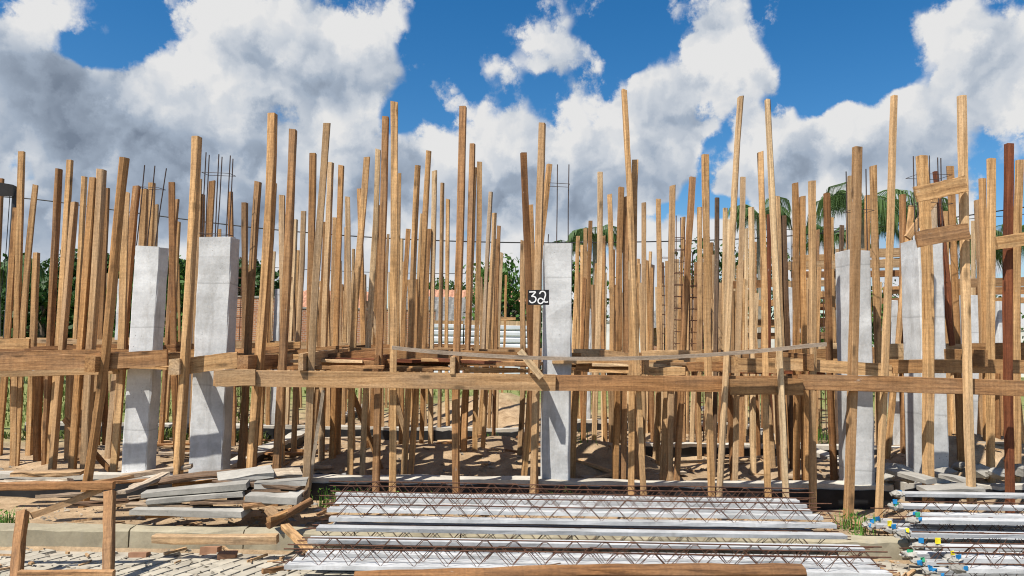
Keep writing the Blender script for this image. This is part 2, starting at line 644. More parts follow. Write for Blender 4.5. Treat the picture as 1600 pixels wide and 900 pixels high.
def timber(name, p0, p1, w, t, mat, hint=(1, 0, 0), roll=0.0, bow=0.0, rough=0.0025, segs=7, top=0.0, parent=None, cham=0.10, taper=0.0, wane=0.0):
    """a sawn piece of timber from p0 to p1; w along the hint direction, t across; local Z is the grain"""
    p0, p1 = Vector(p0), Vector(p1)
    ax = p1 - p0
    L = ax.length
    z = ax.normalized()
    x = Vector(hint)
    x = (x - z * x.dot(z)).normalized()
    y = z.cross(x)
    cr, sr = math.cos(roll), math.sin(roll)
    x, y = x * cr + y * sr, y * cr - x * sr
    R = RND
    c = min(w, t) * cham
    hw, ht = w / 2, t / 2
    cc = [min(w, t) * (R.uniform(.28, .45) if R.random() < wane else cham * R.uniform(.5, 1.3)) for _ in range(4)]
    prof = [(-hw + cc[0], -ht), (hw - cc[1], -ht), (hw, -ht + cc[1]), (hw, ht - cc[2]), (hw - cc[2], ht), (-hw + cc[3], ht), (-hw, ht - cc[3]), (-hw, -ht + cc[0])]
    bd = R.uniform(0, 6.28)
    v = []
    slope = R.uniform(-top, top)
    ph = R.uniform(0, 6.28)
    for i in range(segs + 1):
        q = i / segs
        bx = bow * math.sin(math.pi * q) * math.cos(bd)
        by = bow * math.sin(math.pi * q) * math.sin(bd)
        sw = bow * 0.35 * math.sin(2 * math.pi * q + ph)
        k = 1 - taper * q
        for (a, b) in prof:
            zz = q * L
            if i == segs:
                zz += slope * a
            v.append((a * k + bx + sw + R.gauss(0, rough), b * k + by + R.gauss(0, rough), zz))
    f = []
    for i in range(segs):
        for k in range(8):
            k2 = (k + 1) % 8
            f.append((i * 8 + k, i * 8 + k2, (i + 1) * 8 + k2, (i + 1) * 8 + k))
    f.append(tuple(range(8))[::-1])
    f.append(tuple(range(segs * 8, segs * 8 + 8)))
    o = link(name, v, f, mat, parent)
    mt = Matrix((x, y, z)).transposed().to_4x4()
    mt.translation = p0
    o.matrix_world = mt
    return o


def ordinal(n):
    W = 'first second third fourth fifth sixth seventh eighth ninth tenth eleventh twelfth thirteenth fourteenth fifteenth sixteenth seventeenth eighteenth nineteenth twentieth'.split()
    if n <= 20:
        return W[n - 1]
    tens = {2: 'twenty', 3: 'thirty', 4: 'forty', 5: 'fifty', 6: 'sixty', 7: 'seventy', 8: 'eighty', 9: 'ninety'}
    if n % 10 == 0:
        return tens[n // 10][:-1] + 'ieth'
    return tens[n // 10] + '-' + W[n % 10 - 1]


# ------------------------------------------------------------------ ground
def smooth(a, b, x):
    t = max(0, min(1, (x - a) / (b - a)))
    return t * t * (3 - 2 * t)


MOUNDS = [(1.0, 9.7, 0.75, 0.55, 0.42), (1.7, 10.1, 0.5, 0.5, 0.2), (-0.6, 10.0, 1.0, 1.0, 0.30), (5.7, 9.9, 1.1, 0.9, 0.42), (7.0, 10.4, 1.2, 1.0, 0.42), (-0.2, 11.8, 0.8, 0.8, 0.25),
          (-1.9, 10.2, 1.1, 0.8, 0.20), (-0.4, 16.5, 1.6, 1.2, 0.55), (3.6, 10.4, 0.8, 0.7, 0.16), (-5.0, 10.2, 1.0, 0.8, 0.18), (2.7, 13.5, 1.2, 1.0, 0.2)]


def hash2(i, j):
    n = math.sin(i * 127.1 + j * 311.7) * 43758.5453
    return n - math.floor(n)


def vnoise(x, y):
    i, j = math.floor(x), math.floor(y)
    u, v = x - i, y - j
    u, v = u * u * (3 - 2 * u), v * v * (3 - 2 * v)
    return (hash2(i, j) * (1 - u) + hash2(i + 1, j) * u) * (1 - v) + (hash2(i, j + 1) * (1 - u) + hash2(i + 1, j + 1) * u) * v


def gz(x, y):
    if y < 6.78:
        return -0.30
    base = -0.20 if y < 8.3 else -0.20 + 0.04 * smooth(8.55, 8.9, y) + 0.13 * smooth(14, 20, y)
    z = base
    for (mx, my, rx, ry, h) in MOUNDS:
        q = ((x - mx) / rx) ** 2 + ((y - my) / ry) ** 2
        if q < 6:
            z += h * math.exp(-q)
    amp = 1.0 if 8.55 < y < 22 else 0.45
    z += amp * (0.07 * (vnoise(x * 2.1, y * 2.1) - 0.5) + 0.05 * (vnoise(x * 6.3 + 9, y * 6.3) - 0.5))
    if y > 30:
        z = z * max(0, 1 - (y - 30) / 20)
    return z


def make_ground():
    xs = []
    x = -9.0
    while x <= 9.0:
        xs.append(x)
        x += 0.09
    far = [12, 16, 22, 30, 45, 70, 120, 250, 600, 1500]
    xs = [-q for q in reversed(far)] + xs + far
    ys = [-60, -20, -5, 0, 3, 5, 6.6]
    y = 6.8
    while y < 13:
        ys.append(y)
        y += 0.085
    while y < 30:
        ys.append(y)
        y += 0.06 + (y - 12.5) * 0.04
    ys += [34, 40, 50, 70, 110, 200, 500, 1500]
    v = [(a, b, gz(a, b)) for b in ys for a in xs]
    n = len(xs)
    f = [(j * n + i, j * n + i + 1, (j + 1) * n + i + 1, (j + 1) * n + i) for j in range(len(ys) - 1) for i in range(n - 1)]
    o = link('ground', v, f, 'sand', None, True)
    tag(o, kind='structure')


make_ground()

# paving in front of the kerb: a bedding sheet with blocks laid diagonally on it
def make_paving():
    g = G()
    g.add([(-9, 2.0, -0.292), (9, 2.0, -0.292), (9, 6.62, -0.292), (-9, 6.62, -0.292)], [(0, 1, 2, 3)])
    pave = g.build('pavement', 'stone')
    tag(pave, 'worn block pavement littered with sand in the foreground', kind='structure')
    base = []
    for k in range(5):
        q = G()
        j = lambda: RND.uniform(-0.004, 0.004)
        a, b, h = 0.115, 0.057, 0.022
        v = [(-a + j(), -b + j(), 0), (a + j(), -b + j(), 0), (a + j(), b + j(), 0), (-a + j(), b + j(), 0)]
        t = [(x * 0.95, y * 0.92, h + j() * 0.4) for x, y, _ in v]
        q.add(v + t, [(0, 1, 5, 4), (1, 2, 6, 5), (2, 3, 7, 6), (3, 0, 4, 7), (4, 5, 6, 7)])
        me = bpy.data.meshes.new('paving_block')
        me.from_pydata([tuple(x) for x in q.v], [], q.f)
        me.materials.append(MATS['paving'])
        base.append(me)
    ang = rad(63)
    ca, sa = math.cos(ang), math.sin(ang)
    cnt = 0
    cand = []
    for i in range(-60, 60):
        for k in range(-90, 90):
            u = i * 0.242 + (0.121 if k % 2 else 0)
            w = k * 0.122
            x, y = u * ca - w * sa, 5.8 + u * sa + w * ca
            if not (5.25 < y < 6.5):
                continue
            if not (-4.3 < x < -1.0 or 2.75 < x < 3.75):
                continue
            px, py = proj(Vector((x, y, -0.28)))
            if px < -15 or py > 915:
                continue
            cand.append((y, x))
    cand.sort()
    for (y, x) in cand[:300]:
        o = bpy.data.objects.new('paving_block', RND.choice(base))
        o.location = (x, y, -0.288 + RND.uniform(-0.004, 0.004))
        o.rotation_euler = (RND.uniform(-.02, .02), RND.uniform(-.02, .02), ang + RND.uniform(-.02, .02))
        COL.objects.link(o)
        o.parent = pave


make_paving()

# kerb stones
KX = -6.2
ki = 0
while KX < 7.5:
    L = RND.uniform(0.92, 1.02)
    g = G()
    n = 6
    prof = [(6.66, -0.32), (6.66, -0.13), (6.68, -0.105), (6.80, -0.10), (6.82, -0.32)]
    v = []
    for i in range(n + 1):
        for (y, z) in prof:
            v.append((KX + L * i / n, y + RND.uniform(-.006, .006), z + RND.uniform(-.008, .008)))
    f = [(i * 5 + k, i * 5 + (k + 1) % 5, (i + 1) * 5 + (k + 1) % 5, (i + 1) * 5 + k) for i in range(n) for k in range(5)]
    f += [(0, 1, 2, 3, 4), tuple(n * 5 + k for k in (4, 3, 2, 1, 0))]
    o = link('kerb_stone', v, f, 'concrete_kerb')
    ki += 1
    tag(o, 'yellowish concrete kerb stone, %s from the left along the pavement edge' % ordinal(ki), 'kerb stone', 'kerb stones')
    KX += L + 0.012

# ------------------------------------------------------------------ grade beams
def grade_beam(x0, y0, x1, y1, w, ztop, label, zbot=-0.35, paint=True):
    a, b = Vector((x0, y0, 0)), Vector((x1, y1, 0))
    d = (b - a).normalized()
    s = Vector((d.y, -d.x, 0)) * (w / 2)
    n = max(4, int((b - a).length / 0.35))
    root = empty('grade_beam', (a + b) / 2)
    off = (a + b) / 2
    v, f = [], []
    for i in range(n + 1):
        p = a.lerp(b, i / n) - off
        for (sd, z) in ((-1, zbot), (-1, ztop), (1, ztop), (1, zbot)):
            q = p + s * sd * (1 + RND.uniform(-.05, .05))
            v.append((q.x, q.y, z + (RND.uniform(-.018, .018) if z == ztop else 0)))
    for i in range(n):
        for k in range(3):
            f.append((i * 4 + k, (i + 1) * 4 + k, (i + 1) * 4 + k + 1, i * 4 + k + 1))
    f += [(0, 1, 2, 3), (n * 4 + 3, n * 4 + 2, n * 4 + 1, n * 4)]
    link('beam_core', v, f, 'concrete_beam', root)
    if paint:
        for sd in (-1, 1):
            v, f = [], []
            m2 = n * 3
            for i in range(m2 + 1):
                p = a.lerp(b, i / m2) - off + s * sd * 1.075
                v += [(p.x, p.y, zbot), (p.x, p.y, ztop - 0.045 + RND.uniform(-.02, .012))]
                pi = p - s * sd * 0.10
                v += [(pi.x, pi.y, zbot), (pi.x, pi.y, ztop - 0.048 + RND.uniform(-.02, .0))]
            for i in range(m2):
                b0, b1 = i * 4, (i + 1) * 4
                f += [(b0, b1, b1 + 1, b0 + 1), (b0 + 2, b0 + 3, b1 + 3, b1 + 2), (b0 + 1, b1 + 1, b1 + 3, b0 + 3)]
            link('bitumen_coat', v, f, 'bitumen', root)
    tag(root, label, 'foundation beam', 'foundation beams')


grade_beam(-9, 8.45, -3.62, 8.45, 0.20, 0.04, 'black-coated concrete foundation beam left of the second column')
grade_beam(-3.12, 8.45, 4.28, 8.47, 0.22, 0.05, 'black-coated concrete foundation beam running behind the left joist stack under column 32')
grade_beam(4.55, 8.75, 9.0, 8.85, 0.20, 0.02, 'black-coated concrete foundation beam behind the right joist stack')
grade_beam(4.55, 9.1, 4.78, 19, 0.20, 0.03, 'foundation beam receding into depth left of the right-hand columns')
grade_beam(-3.5, 9.0, -3.5, 19, 0.20, 0.03, 'foundation beam receding into depth behind the second column from the left')
grade_beam(0.62, 11.5, 8.5, 11.7, 0.20, 0.06, 'foundation beam crossing behind the sand mound right of column 32')
grade_beam(-8.5, 13.2, 0.5, 13.2, 0.20, 0.06, 'foundation beam crossing the back left of the site')
grade_beam(0.75, 14.6, 4.6, 14.6, 0.20, 0.08, 'farthest foundation beam crossing right of column 32')

# ------------------------------------------------------------------ concrete columns
def column(xl, xr, py, ytop, Y, depth, label, bars, zb=None, pytop_bar=None, tilt=0.0, group='concrete columns', stir=None):
    """front face from pixel xl to xr measured at pixel row py; top at pixel row ytop; front face at distance Y"""
    pl, pr = at(xl, py, Y), at(xr, py, Y)
    X = (pl.x + pr.x) / 2
    w = pr.x - pl.x
    zt = at((xl + xr) / 2, ytop, Y).z
    zb = gz(X, Y) - 0.12 if zb is None else zb
    root = empty('concrete_column', (X, Y + depth / 2, zb))
    h = zt - zb
    v, f = [], []
    nz = 14
    hw, hd = w / 2, depth / 2
    c = 0.012
    prof = [(-hw + c, -hd), (hw - c, -hd), (hw, -hd + c), (hw, hd - c), (hw - c, hd), (-hw + c, hd), (-hw, hd - c), (-hw, -hd + c)]
    for i in range(nz + 1):
        z = h * i / nz
        for (a, b) in prof:
            v.append((a + RND.gauss(0, .0028) + tilt * z, b + RND.gauss(0, .0028), z + (RND.uniform(-.012, .012) if i == nz else 0)))
    for i in range(nz):
        for k in range(8):
            k2 = (k + 1) % 8
            f.append((i * 8 + k, i * 8 + k2, (i + 1) * 8 + k2, (i + 1) * 8 + k))
    f += [tuple(range(8))[::-1], tuple(range(nz * 8, nz * 8 + 8))]
    link('shaft', v, f, 'concrete', root)
    o = Vector(root.location)
    k = 0
    tops = []
    for (bx, by, bt, dy, lean) in bars:
        p1 = at(bx, bt, Y + dy * depth) - o
        p0 = Vector((p1.x + lean, p1.y, h - 0.1))
        g = G()
        mid = p0.lerp(p1, 0.5) + Vector((RND.uniform(-.006, .006), 0, 0))
        g.tube([p0, mid, p1], 0.0065, 6)
        g.build('rebar', 'rebar_dark', root)
        tops.append((p0, p1))
    if tops and stir:
        for sy in stir:
            zz = at((xl + xr) / 2, sy, Y + depth / 2).z - o.z
            xs = [p0.lerp(p1, max(0, min(1, (zz - p0.z) / (p1.z - p0.z)))).x for p0, p1 in tops]
            a, b = min(xs) - .008, max(xs) + .008
            g = G()
            y0, y1 = -hd * 0.75, hd * 0.75
            g.tube([(a, y0, zz), (b, y0, zz - .01), (b, y1, zz), (a, y1, zz + .008), (a, y0, zz)], 0.0035, 5)
            g.build('stirrup', 'rebar_dark', root)
    tag(root, label, 'column', group)
    return root


column(197, 236, 560, 385, 8.5, 0.24, 'narrow grey concrete column, leftmost, with three rebars on top',
       [(226, 0, 258, .3, -.055), (242, 0, 259, .2, -.05), (260, 0, 263, .7, -.10)], tilt=0.012, stir=[294])
column(302, 354, 560, 370, 8.45, 0.26, 'broad pale concrete column with six rebars, second from left',
       [(322, 0, 238, .2, .0), (327, 0, 242, .8, .0), (342, 0, 241, .2, .0), (347, 0, 245, .8, -.02), (360, 0, 243, .2, -.01), (364, 0, 248, .8, -.01)], stir=[272, 366])
column(848, 893, 560, 381, 8.45, 0.30, 'pale concrete column beside the black number 32 board',
       [(871, 0, 257, .25, .0), (889, 0, 257, .25, .0), (857, 0, 366, .8, 0.0)], stir=[289])
column(1329, 1364, 560, 391, 8.41, 0.36, 'pale concrete column with an upright post before it, second from right',
       [(1322, 0, 268, .7, .0), (1353, 0, 264, .6, .0)], stir=[330])
column(1440, 1479, 560, 374, 8.8, 0.42, 'rightmost large concrete column behind the two ladder rungs',
       [(1427, 0, 244, .85, .0), (1432, 0, 246, .3, .0), (1452, 0, 243, .2, .0), (1465, 0, 246, .8, .0), (1470, 0, 247, .2, 0.0)], stir=[276, 320])
# columns farther back
column(177, 184, 560, 436, 13.5, 0.2, 'thin pale column far behind the leftmost column', [], group='far columns')
column(427, 437, 500, 452, 14.5, 0.2, 'pale column far behind, seen between posts left of centre', [], group='far columns')
column(286, 294, 560, 452, 13.0, 0.2, 'far pale column peeking out left of the broad second column', [], group='far columns')
column(1229, 1240, 500, 449, 13.2, 0.2, 'far pale column right of centre behind a grey post', [(1236, 0, 340, .3, 0)], group='far columns')
column(1392, 1404, 500, 470, 13.5, 0.2, 'far pale column seen between the two right-hand columns', [], group='far columns')
column(1505, 1533, 500, 462, 12.6, 0.3, 'far pale column right of the rightmost large column', [], group='far columns')
column(918, 924, 500, 482, 15.5, 0.2, 'far pale column just right of the number 32 column', [], group='far columns')
column(1560, 1572, 500, 470, 14.5, 0.3, 'far pale column at the right edge behind the dark red post', [], group='far columns')
column(1086, 1091, 500, 468, 16, 0.2, 'thin far pale column in the crowd of posts right of centre', [], group='far columns')


# free-standing rebar cages in the distance
def cage(px, ytop, Y, w, dpt, zb, label, nbar=4):
    p = at(px, ytop, Y)
    root = empty('rebar_cage', (p.x, Y, zb))
    h = p.z - zb
    for (a, b) in ((-1, -1), (1, -1), (1, 1), (-1, 1))[:nbar]:
        g = G()
        lean = RND.uniform(-.03, .03)
        g.tube([(a * w / 2, b * dpt / 2, 0), (a * w / 2 + lean, b * dpt / 2, h * RND.uniform(.93, 1))], 0.009, 5)
        g.build('bar', 'rust', root)
    z = 0.25
    while z < h - 0.35:
        g = G()
        g.tube([(-w / 2, -dpt / 2, z), (w / 2, -dpt / 2, z), (w / 2, dpt / 2, z), (-w / 2, dpt / 2, z), (-w / 2, -dpt / 2, z)], 0.006, 4)
        g.build('stirrup', 'rust', root)
        z += 0.2
    tag(root, label, 'rebar cage', 'rebar cages')


cage(1061, 338, 12.6, 0.16, 0.2, -0.05, 'tall rusty rebar cage standing among posts right of centre')
cage(1040, 376, 15.5, 0.16, 0.2, -0.05, 'thin rebar cage behind posts just left of the tallest rusty cage')
cage(374, 366, 15.0, 0.24, 0.2, -0.05, 'rebar cage standing right behind the broad second column')
cage(1276, 440, 14.0, 0.2, 0.2, -0.05, 'short rusty cage behind the posts left of the right columns')
cage(1087, 380, 12.8, 0.2, 0.2, -0.05, 'rusty cage with wide stirrups right of the tall rebar cage')

# ------------------------------------------------------------------ the forest of posts
# top x, top y, x at row ym, ym, width in px, tone, (distance)
P_, H_, T_, B_, R_, K_, G_ = 'wood_pale', 'wood_honey', 'wood_tan', 'wood_brown', 'wood_red', 'wood_bark', 'wood_grey'
POSTS = [
    (3, 279, -4, 400, 6, B_, 0), (34, 237, 26, 535, 10, H_, 9.9), (26, 325, 12, 533, 9.5, H_, 10.9), (56, 289, 38, 537, 10, H_, 9.9), (57, 395, 53, 530, 9, H_, 10.9),
    (92, 264, 80, 530, 10, B_, 9.9), (108, 250, 89, 535, 10, H_, 9.9), (117, 316, 99, 540, 9.5, T_, 8.9), (132, 276, 118, 528, 8.5, H_, 12), (147, 278, 128, 539, 11, H_, 8.9),
    (159, 265, 143, 537, 12, T_, 8.9), (168, 294, 158, 522, 8, H_, 12), (163, 330, 153, 522, 7, B_, 13.2), (196, 247, 160, 556, 14.5, H_, 7.9), (199, 300, 187, 545, 12, H_, 8.9),
    (215, 291, 196, 540, 10.5, B_, 9.9),
    (226, 296, 218, 500, 11, H_, 9.9), (238, 286, 228, 500, 10, H_, 10.9), (244, 320, 238, 500, 7, T_, 14.5), (268, 285, 272, 540, 10.5, B_, 9.9), (277, 312, 262, 532, 7, B_, 12), (279, 346, 267, 528, 6.5, H_, 14.5),
    (307, 214, 288, 560, 14.5, H_, 7.9), (312, 280, 305, 500, 7, T_, 12), (315, 304, 312, 450, 8, B_, 12), (331, 283, 329, 450, 10.5, H_, 9.9), (360, 300, 362, 532, 8, B_, 12), (343, 358, 343, 450, 6, H_, 16),
    (382, 317, 382, 544, 9.5, T_, 9.9), (403, 284, 388, 551, 11, T_, 8.9), (426, 178, 403, 556, 14, H_, 8.15), (429, 287, 414, 550, 8, H_, 10.9), (429, 393, 423, 535, 6.5, P_, 14.5),
    (441, 305, 441, 542, 10, T_, 9.9), (458, 203, 442, 558, 12.5, B_, 8.15), (462, 343, 454, 542, 6.5, P_, 14.5), (474, 330, 465, 546, 9, T_, 10.9), (465, 391, 463, 540, 6, H_, 16),
    (488, 240, 483, 550, 11, H_, 8.9), (509, 193, 489, 560, 12.5, T_, 7.9), (517, 254, 508, 544, 9.5, T_, 9.9), (508, 347, 500, 538, 7, H_, 13.2), (523, 340, 517, 542, 7, H_, 13.2),
    (534, 259, 526, 542, 9.5, H_, 9.9), (543, 308, 548, 542, 8.5, T_, 10.9), (541, 355, 538, 538, 6.5, H_, 14.5), (552, 389, 551, 540, 5, P_, 18), (572, 246, 556, 558, 10.5, H_, 8.9), (561, 295, 569, 520, 8, H_, 12),
    (590, 234, 574, 551, 10, P_, 8.9), (592, 321, 585, 550, 7, H_, 13.2), (603, 183, 593, 558, 11.5, B_, 8.15), (616, 160, 614, 555, 12, H_, 8.15), (624, 271, 622, 546, 6, H_, 14.5), (606, 366, 604, 540, 5, T_, 18),
    (628, 373, 625, 540, 5, P_, 18), (638, 358, 631, 546, 8, H_, 10.9), (653, 259, 640, 553, 10, H_, 8.9), (659, 334, 650, 545, 5.5, P_, 16), (670, 236, 652, 553, 10, H_, 8.9), (679, 267, 675, 546, 8, P_, 10.9),
    (671, 358, 664, 546, 8, H_, 10.9), (691, 286, 688, 544, 7, T_, 13.2), (700, 311, 700, 544, 6.5, H_, 14.5), (724, 167, 718, 551, 12, B_, 8.0), (738, 225, 729, 551, 9, B_, 9.9), (742, 262, 731, 551, 8.5, P_, 9.9), (749, 253, 744, 551, 9, H_, 9.9),
    (766, 300, 754, 551, 6.5, G_, 13.2), (772, 333, 761, 553, 7, P_, 10.9), (780, 353, 775, 551, 6.5, B_, 12), (774, 374, 768, 551, 6, H_, 13.2), (784, 395, 779, 551, 5.5, P_, 14.5), (791, 430, 787, 545, 4, H_, 20),
    (818, 239, 829, 553, 10.5, B_, 8.27), (818, 376, 815, 551, 9, P_, 9.9), (831, 320, 830, 553, 7.5, H_, 10.9), (847, 193, 838, 555, 12, T_, 7.95), (858, 257, 848, 380, 9, H_, 8.9),
    (903, 369, 899, 546, 7, H_, 13.2), (915, 357, 913, 546, 6.5, T_, 13.2), (923, 345, 917, 546, 7, H_, 12), (909, 383, 908, 546, 5.5, H_, 16), (938, 269, 932, 543, 8.5, P_, 10.9), (942, 369, 944, 546, 7.5, H_, 12),
    (953, 304, 954, 546, 8.5, H_, 10.9), (958, 390, 958, 546, 6.5, B_, 14.5), (971, 293, 966, 553, 9, H_, 8.9), (975, 141, 995, 555, 9, H_, 7.9), (992, 250, 989, 553, 11, H_, 8.05), (979, 307, 976, 553, 9.5, B_, 8.9),
    (1006, 317, 1005, 546, 8, P_, 10.9), (999, 412, 998, 546, 5.5, H_, 16), (1016, 393, 1013, 546, 5.5, P_, 16), (1020, 414, 1018, 546, 5.5, K_, 14.5), (1029, 311, 1028, 548, 8.5, H_, 9.9), (1035, 410, 1034, 546, 4.5, K_, 18),
    (1050, 290, 1048, 548, 9, T_, 8.9), (1068, 339, 1061, 546, 6.5, H_, 13.2), (1082, 277, 1067, 551, 10, B_, 8.9), (1100, 242, 1106, 553, 11, H_, 7.9), (1093, 324, 1093, 553, 7, H_, 10.9), (1120, 309, 1118, 550, 7.5, K_, 9.9),
    (1112, 379, 1112, 546, 6, H_, 16), (1133, 325, 1131, 551, 6.5, P_, 13.2), (1138, 343, 1136, 551, 5.5, P_, 16), (1159, 151, 1139, 553, 9.5, P_, 7.68), (1160, 277, 1153, 551, 9, T_, 8.9), (1173, 324, 1175, 551, 8.5, P_, 9.9),
    (1166, 357, 1165, 545, 6, P_, 14.5), (1189, 238, 1196, 551, 10.5, H_, 7.9), (1201, 335, 1203, 541, 7.5, R_, 10.9), (1199, 156, 1218, 553, 9, P_, 7.68), (1214, 307, 1222, 551, 7.5, P_, 9.9), (1224, 337, 1231, 546, 8, K_, 9.9),
    (1241, 286, 1242, 555, 10, H_, 8.9), (1254, 307, 1257, 551, 9, H_, 8.9), (1268, 283, 1270, 555, 11, P_, 8.2), (1277, 359, 1279, 540, 6, B_, 14.5), (1291, 302, 1297, 551, 9, B_, 8.9), (1180, 378, 1180, 545, 5, B_, 16),
    (1316, 352, 1314, 450, 7, K_, 12), (1340, 230, 1332, 553, 14, T_, 7.9), (1328, 275, 1326, 420, 7, P_, 10.9), (1365, 259, 1371, 550, 11, H_, 8.9), (1356, 305, 1357, 450, 7, H_, 12), (1398, 150, 1383, 557, 11.5, P_, 7.95),
    (1410, 304, 1410, 531, 9.5, B_, 9.9), (1423, 322, 1417, 380, 9, H_, 9.9), (1440, 244, 1444, 557, 14.5, H_, 8.1), (1458, 309, 1460, 450, 9, G_, 9.9), (1462, 268, 1490, 526, 9.5, R_, 9.9), (1484, 260, 1495, 531, 11, H_, 9.4),
    (1503, 150, 1515, 557, 13, P_, 7.70), (1528, 312, 1530, 535, 8, T_, 10.9), (1535, 279, 1538, 529, 9.5, H_, 9.9), (1549, 248, 1551, 529, 11.5, H_, 8.9), (1576, 225, 1576, 529, 11.5, R_, 8.1), (1593, 250, 1592, 529, 12, H_, 8.9), (1586, 323, 1588, 529, 8, P_, 10.9),
    # the lower-left run, seen below the beams
    (1300, 340, 1302, 545, 6, H_, 14.5), (1390, 330, 1392, 545, 6, T_, 14.5), (1478, 330, 1480, 540, 7, H_, 12), (1520, 345, 1522, 540, 6, P_, 14.5),
]
ROWS = [7.9, 8.9, 9.9, 10.9, 12.0, 13.2, 14.5, 16.0, 18.0, 20.0]
all_posts = []


def post(xt, yt, xm, ym, w, tone, Y):
    if not Y:
        Y = min(ROWS, key=lambda r: abs(r - 98 / w))
    Yj = Y + RND.uniform(-.03, .03)
    top = at(xt, yt, Yj)
    mid = at(xm, ym, Yj)
    zb = gz(mid.x, Yj) - 0.04
    k = (top.z - zb) / (top.z - mid.z)
    base = top + (mid - top) * k
    base.z = gz(base.x, Yj) - 0.04
    base.y = Yj + RND.uniform(-.05, .05)
    wid = max(0.055, min(0.105, w * Yj / F))
    th = wid * RND.choice((1.0, 1.0, 0.8, 0.62)) if wid > .07 else wid * RND.uniform(0.9, 1.2)
    roll = RND.choice((0, 0, rad(6), rad(-8), rad(-14), rad(10))) + RND.uniform(-.05, .05)
    o = timber('timber_post', base, top, wid * 0.87, th * .92, tone, (1, 0, 0), roll, RND.choice((0.006, 0.012, 0.02, 0.032)), 0.0022, 9, RND.choice((0, 0.12, 0.35)), wane=0.13)
    all_posts.append((xt, yt, tone, o, mid))
    return o


for q in POSTS:
    post(*q)

# shorter posts packed behind
GAPS = [(-5, 20), (60, 78), (100, 112), (172, 185), (680, 712), (790, 812), (60, 76), (362, 380), (845, 896)]
fill = 0
tries = 0
while fill < 165 and tries < 5000:
    tries += 1
    px = RND.choice((RND.uniform(430, 690), RND.uniform(890, 1310), RND.uniform(890, 1310), RND.uniform(400, 1600))) if RND.random() < 0.9 else RND.uniform(0, 400)
    if any(a < px < b for a, b in GAPS):
        continue
    Y = RND.choice((13.2, 14.5, 16.0, 18.0, 20.0))
    yt = RND.uniform(398, 470) if px > 900 else RND.uniform(400, 455)
    post(px, yt, px + RND.uniform(-4, 4), 545, 98 / Y * RND.uniform(.75, 1.0), RND.choice((P_, H_, H_, T_, B_, P_)), Y)
    fill += 1

props = []
for i in range(58):
    Y = RND.choice((8.9, 9.9, 9.9, 10.9, 12.0, 12.0, 13.2))
    px = RND.choice((RND.uniform(400, 830), RND.uniform(890, 1310), RND.uniform(890, 1310), RND.uniform(1380, 1600), RND.uniform(0, 190)))
    x = at(px, 600, Y).x
    Yj = Y + .16 + RND.uniform(-.04, .04)
    zt = RND.uniform(1.22, 1.3)
    o = timber('deck_prop', (x + RND.uniform(-.1, .1), Yj, gz(x, Yj) - .04), (x, Yj, zt), RND.uniform(.065, .09), RND.uniform(.06, .085), RND.choice((H_, B_, B_, T_, P_)), (1, 0, 0), RND.uniform(-.2, .2), .01, .002, 6, .1, wane=.1)
    props.append(tag(o, 'x', 'prop', 'short props under the deck'))
relabel(props, 'short timber prop ending under the deck boards, %s from the left')

ZONES = [(-99, 205, 'left of all concrete columns'), (205, 306, 'between the two left columns'), (306, 868, 'between second column and column 32'),
         (868, 1338, 'between column 32 and next column'), (1338, 1452, 'between the two right-hand columns'), (1452, 1999, 'right of all the large columns')]
TONE = {P_: 'pale', H_: 'honey-coloured', T_: 'tan', B_: 'brown', R_: 'dark red', K_: 'bark-edged', G_: 'greyish'}
for (a, b, z) in ZONES:
    lst = sorted([p for p in all_posts if a <= p[0] < b and p[1] < 397], key=lambda p: p[0])
    for i, p in enumerate(lst):
        tag(p[3], '%s post, %s tall tip from left, %s' % (TONE[p[2]], ordinal(i + 1), z), 'post', 'tall formwork posts')
    lst = sorted([p for p in all_posts if a <= p[0] < b and p[1] >= 397], key=lambda p: p[0])
    for i, p in enumerate(lst):
        tag(p[3], 'short %s back-row post, %s low tip from left, %s' % (TONE[p[2]], ordinal(i + 1), z), 'post', 'short back-row posts')

# ------------------------------------------------------------------ horizontal boards
def board(x0, y0, x1, y1, hpx, Y, tone, label, group=None, t=0.035, y1d=None, name='timber_board', bow=0.006):
    """a board whose top edge runs from pixel (x0,y0) to (x1,y1) at distance Y"""
    Y1 = Y if y1d is None else y1d
    a, b = at(x0, y0, Y), at(x1, y1, Y1)
    h = hpx * Y / F
    a.z -= h / 2
    b.z -= h / 2
    o = timber(name, a, b, h, t, tone, (0, 0, 1), 0, bow, 0.002, 10, 0.03, cham=0.06)
    tag(o, label, 'board', group)
    return o


board(335, 577, 868, 585, 25, 7.79, T_, 'long sunlit ledger board left of centre, ending below the number 32 board', 'front ledger boards')
board(838, 586, 1256, 587, 24, 7.83, B_, 'long ledger board right of the number 32 post at front', 'front ledger boards')
board(1140, 592, 1254, 592, 25, 7.735, H_, 'short doubling board nailed onto the front ledger right of centre', 'front ledger boards')
board(1246, 585, 1680, 597, 24, 7.79, B_, 'brown front ledger board crossing both right-hand columns', 'front ledger boards')
board(-30, 557, 158, 551, 23, 8.02, B_, 'weathered ledger board at the far left edge', 'front ledger boards')
board(150, 553, 262, 546, 25, 8.0, B_, 'brown ledger board across the leftmost column', 'front ledger boards')
board(268, 562, 372, 550, 25, 8.0, H_, 'ledger board across the broad second column', 'front ledger boards')
board(-30, 579, 186, 574, 10, 8.34, P_, 'thin pale lath under the far left ledger', 'front ledger boards')
board(338, 579, 400, 577, 25, 7.745, P_, 'short bright board lapped over the left end of the front ledger', 'front ledger boards')
board(366, 556, 458, 553, 22, 8.78, H_, 'board behind the tall posts right of the second column', 'deck boards')
board(470, 558, 590, 544, 22, 8.72, B_, 'sloping brown board left of centre above the front ledger', 'deck boards')
board(470, 572, 600, 571, 5, 7.95, B_, 'thin splintered lath lying on the ledger left of centre', 'deck boards', t=0.06)
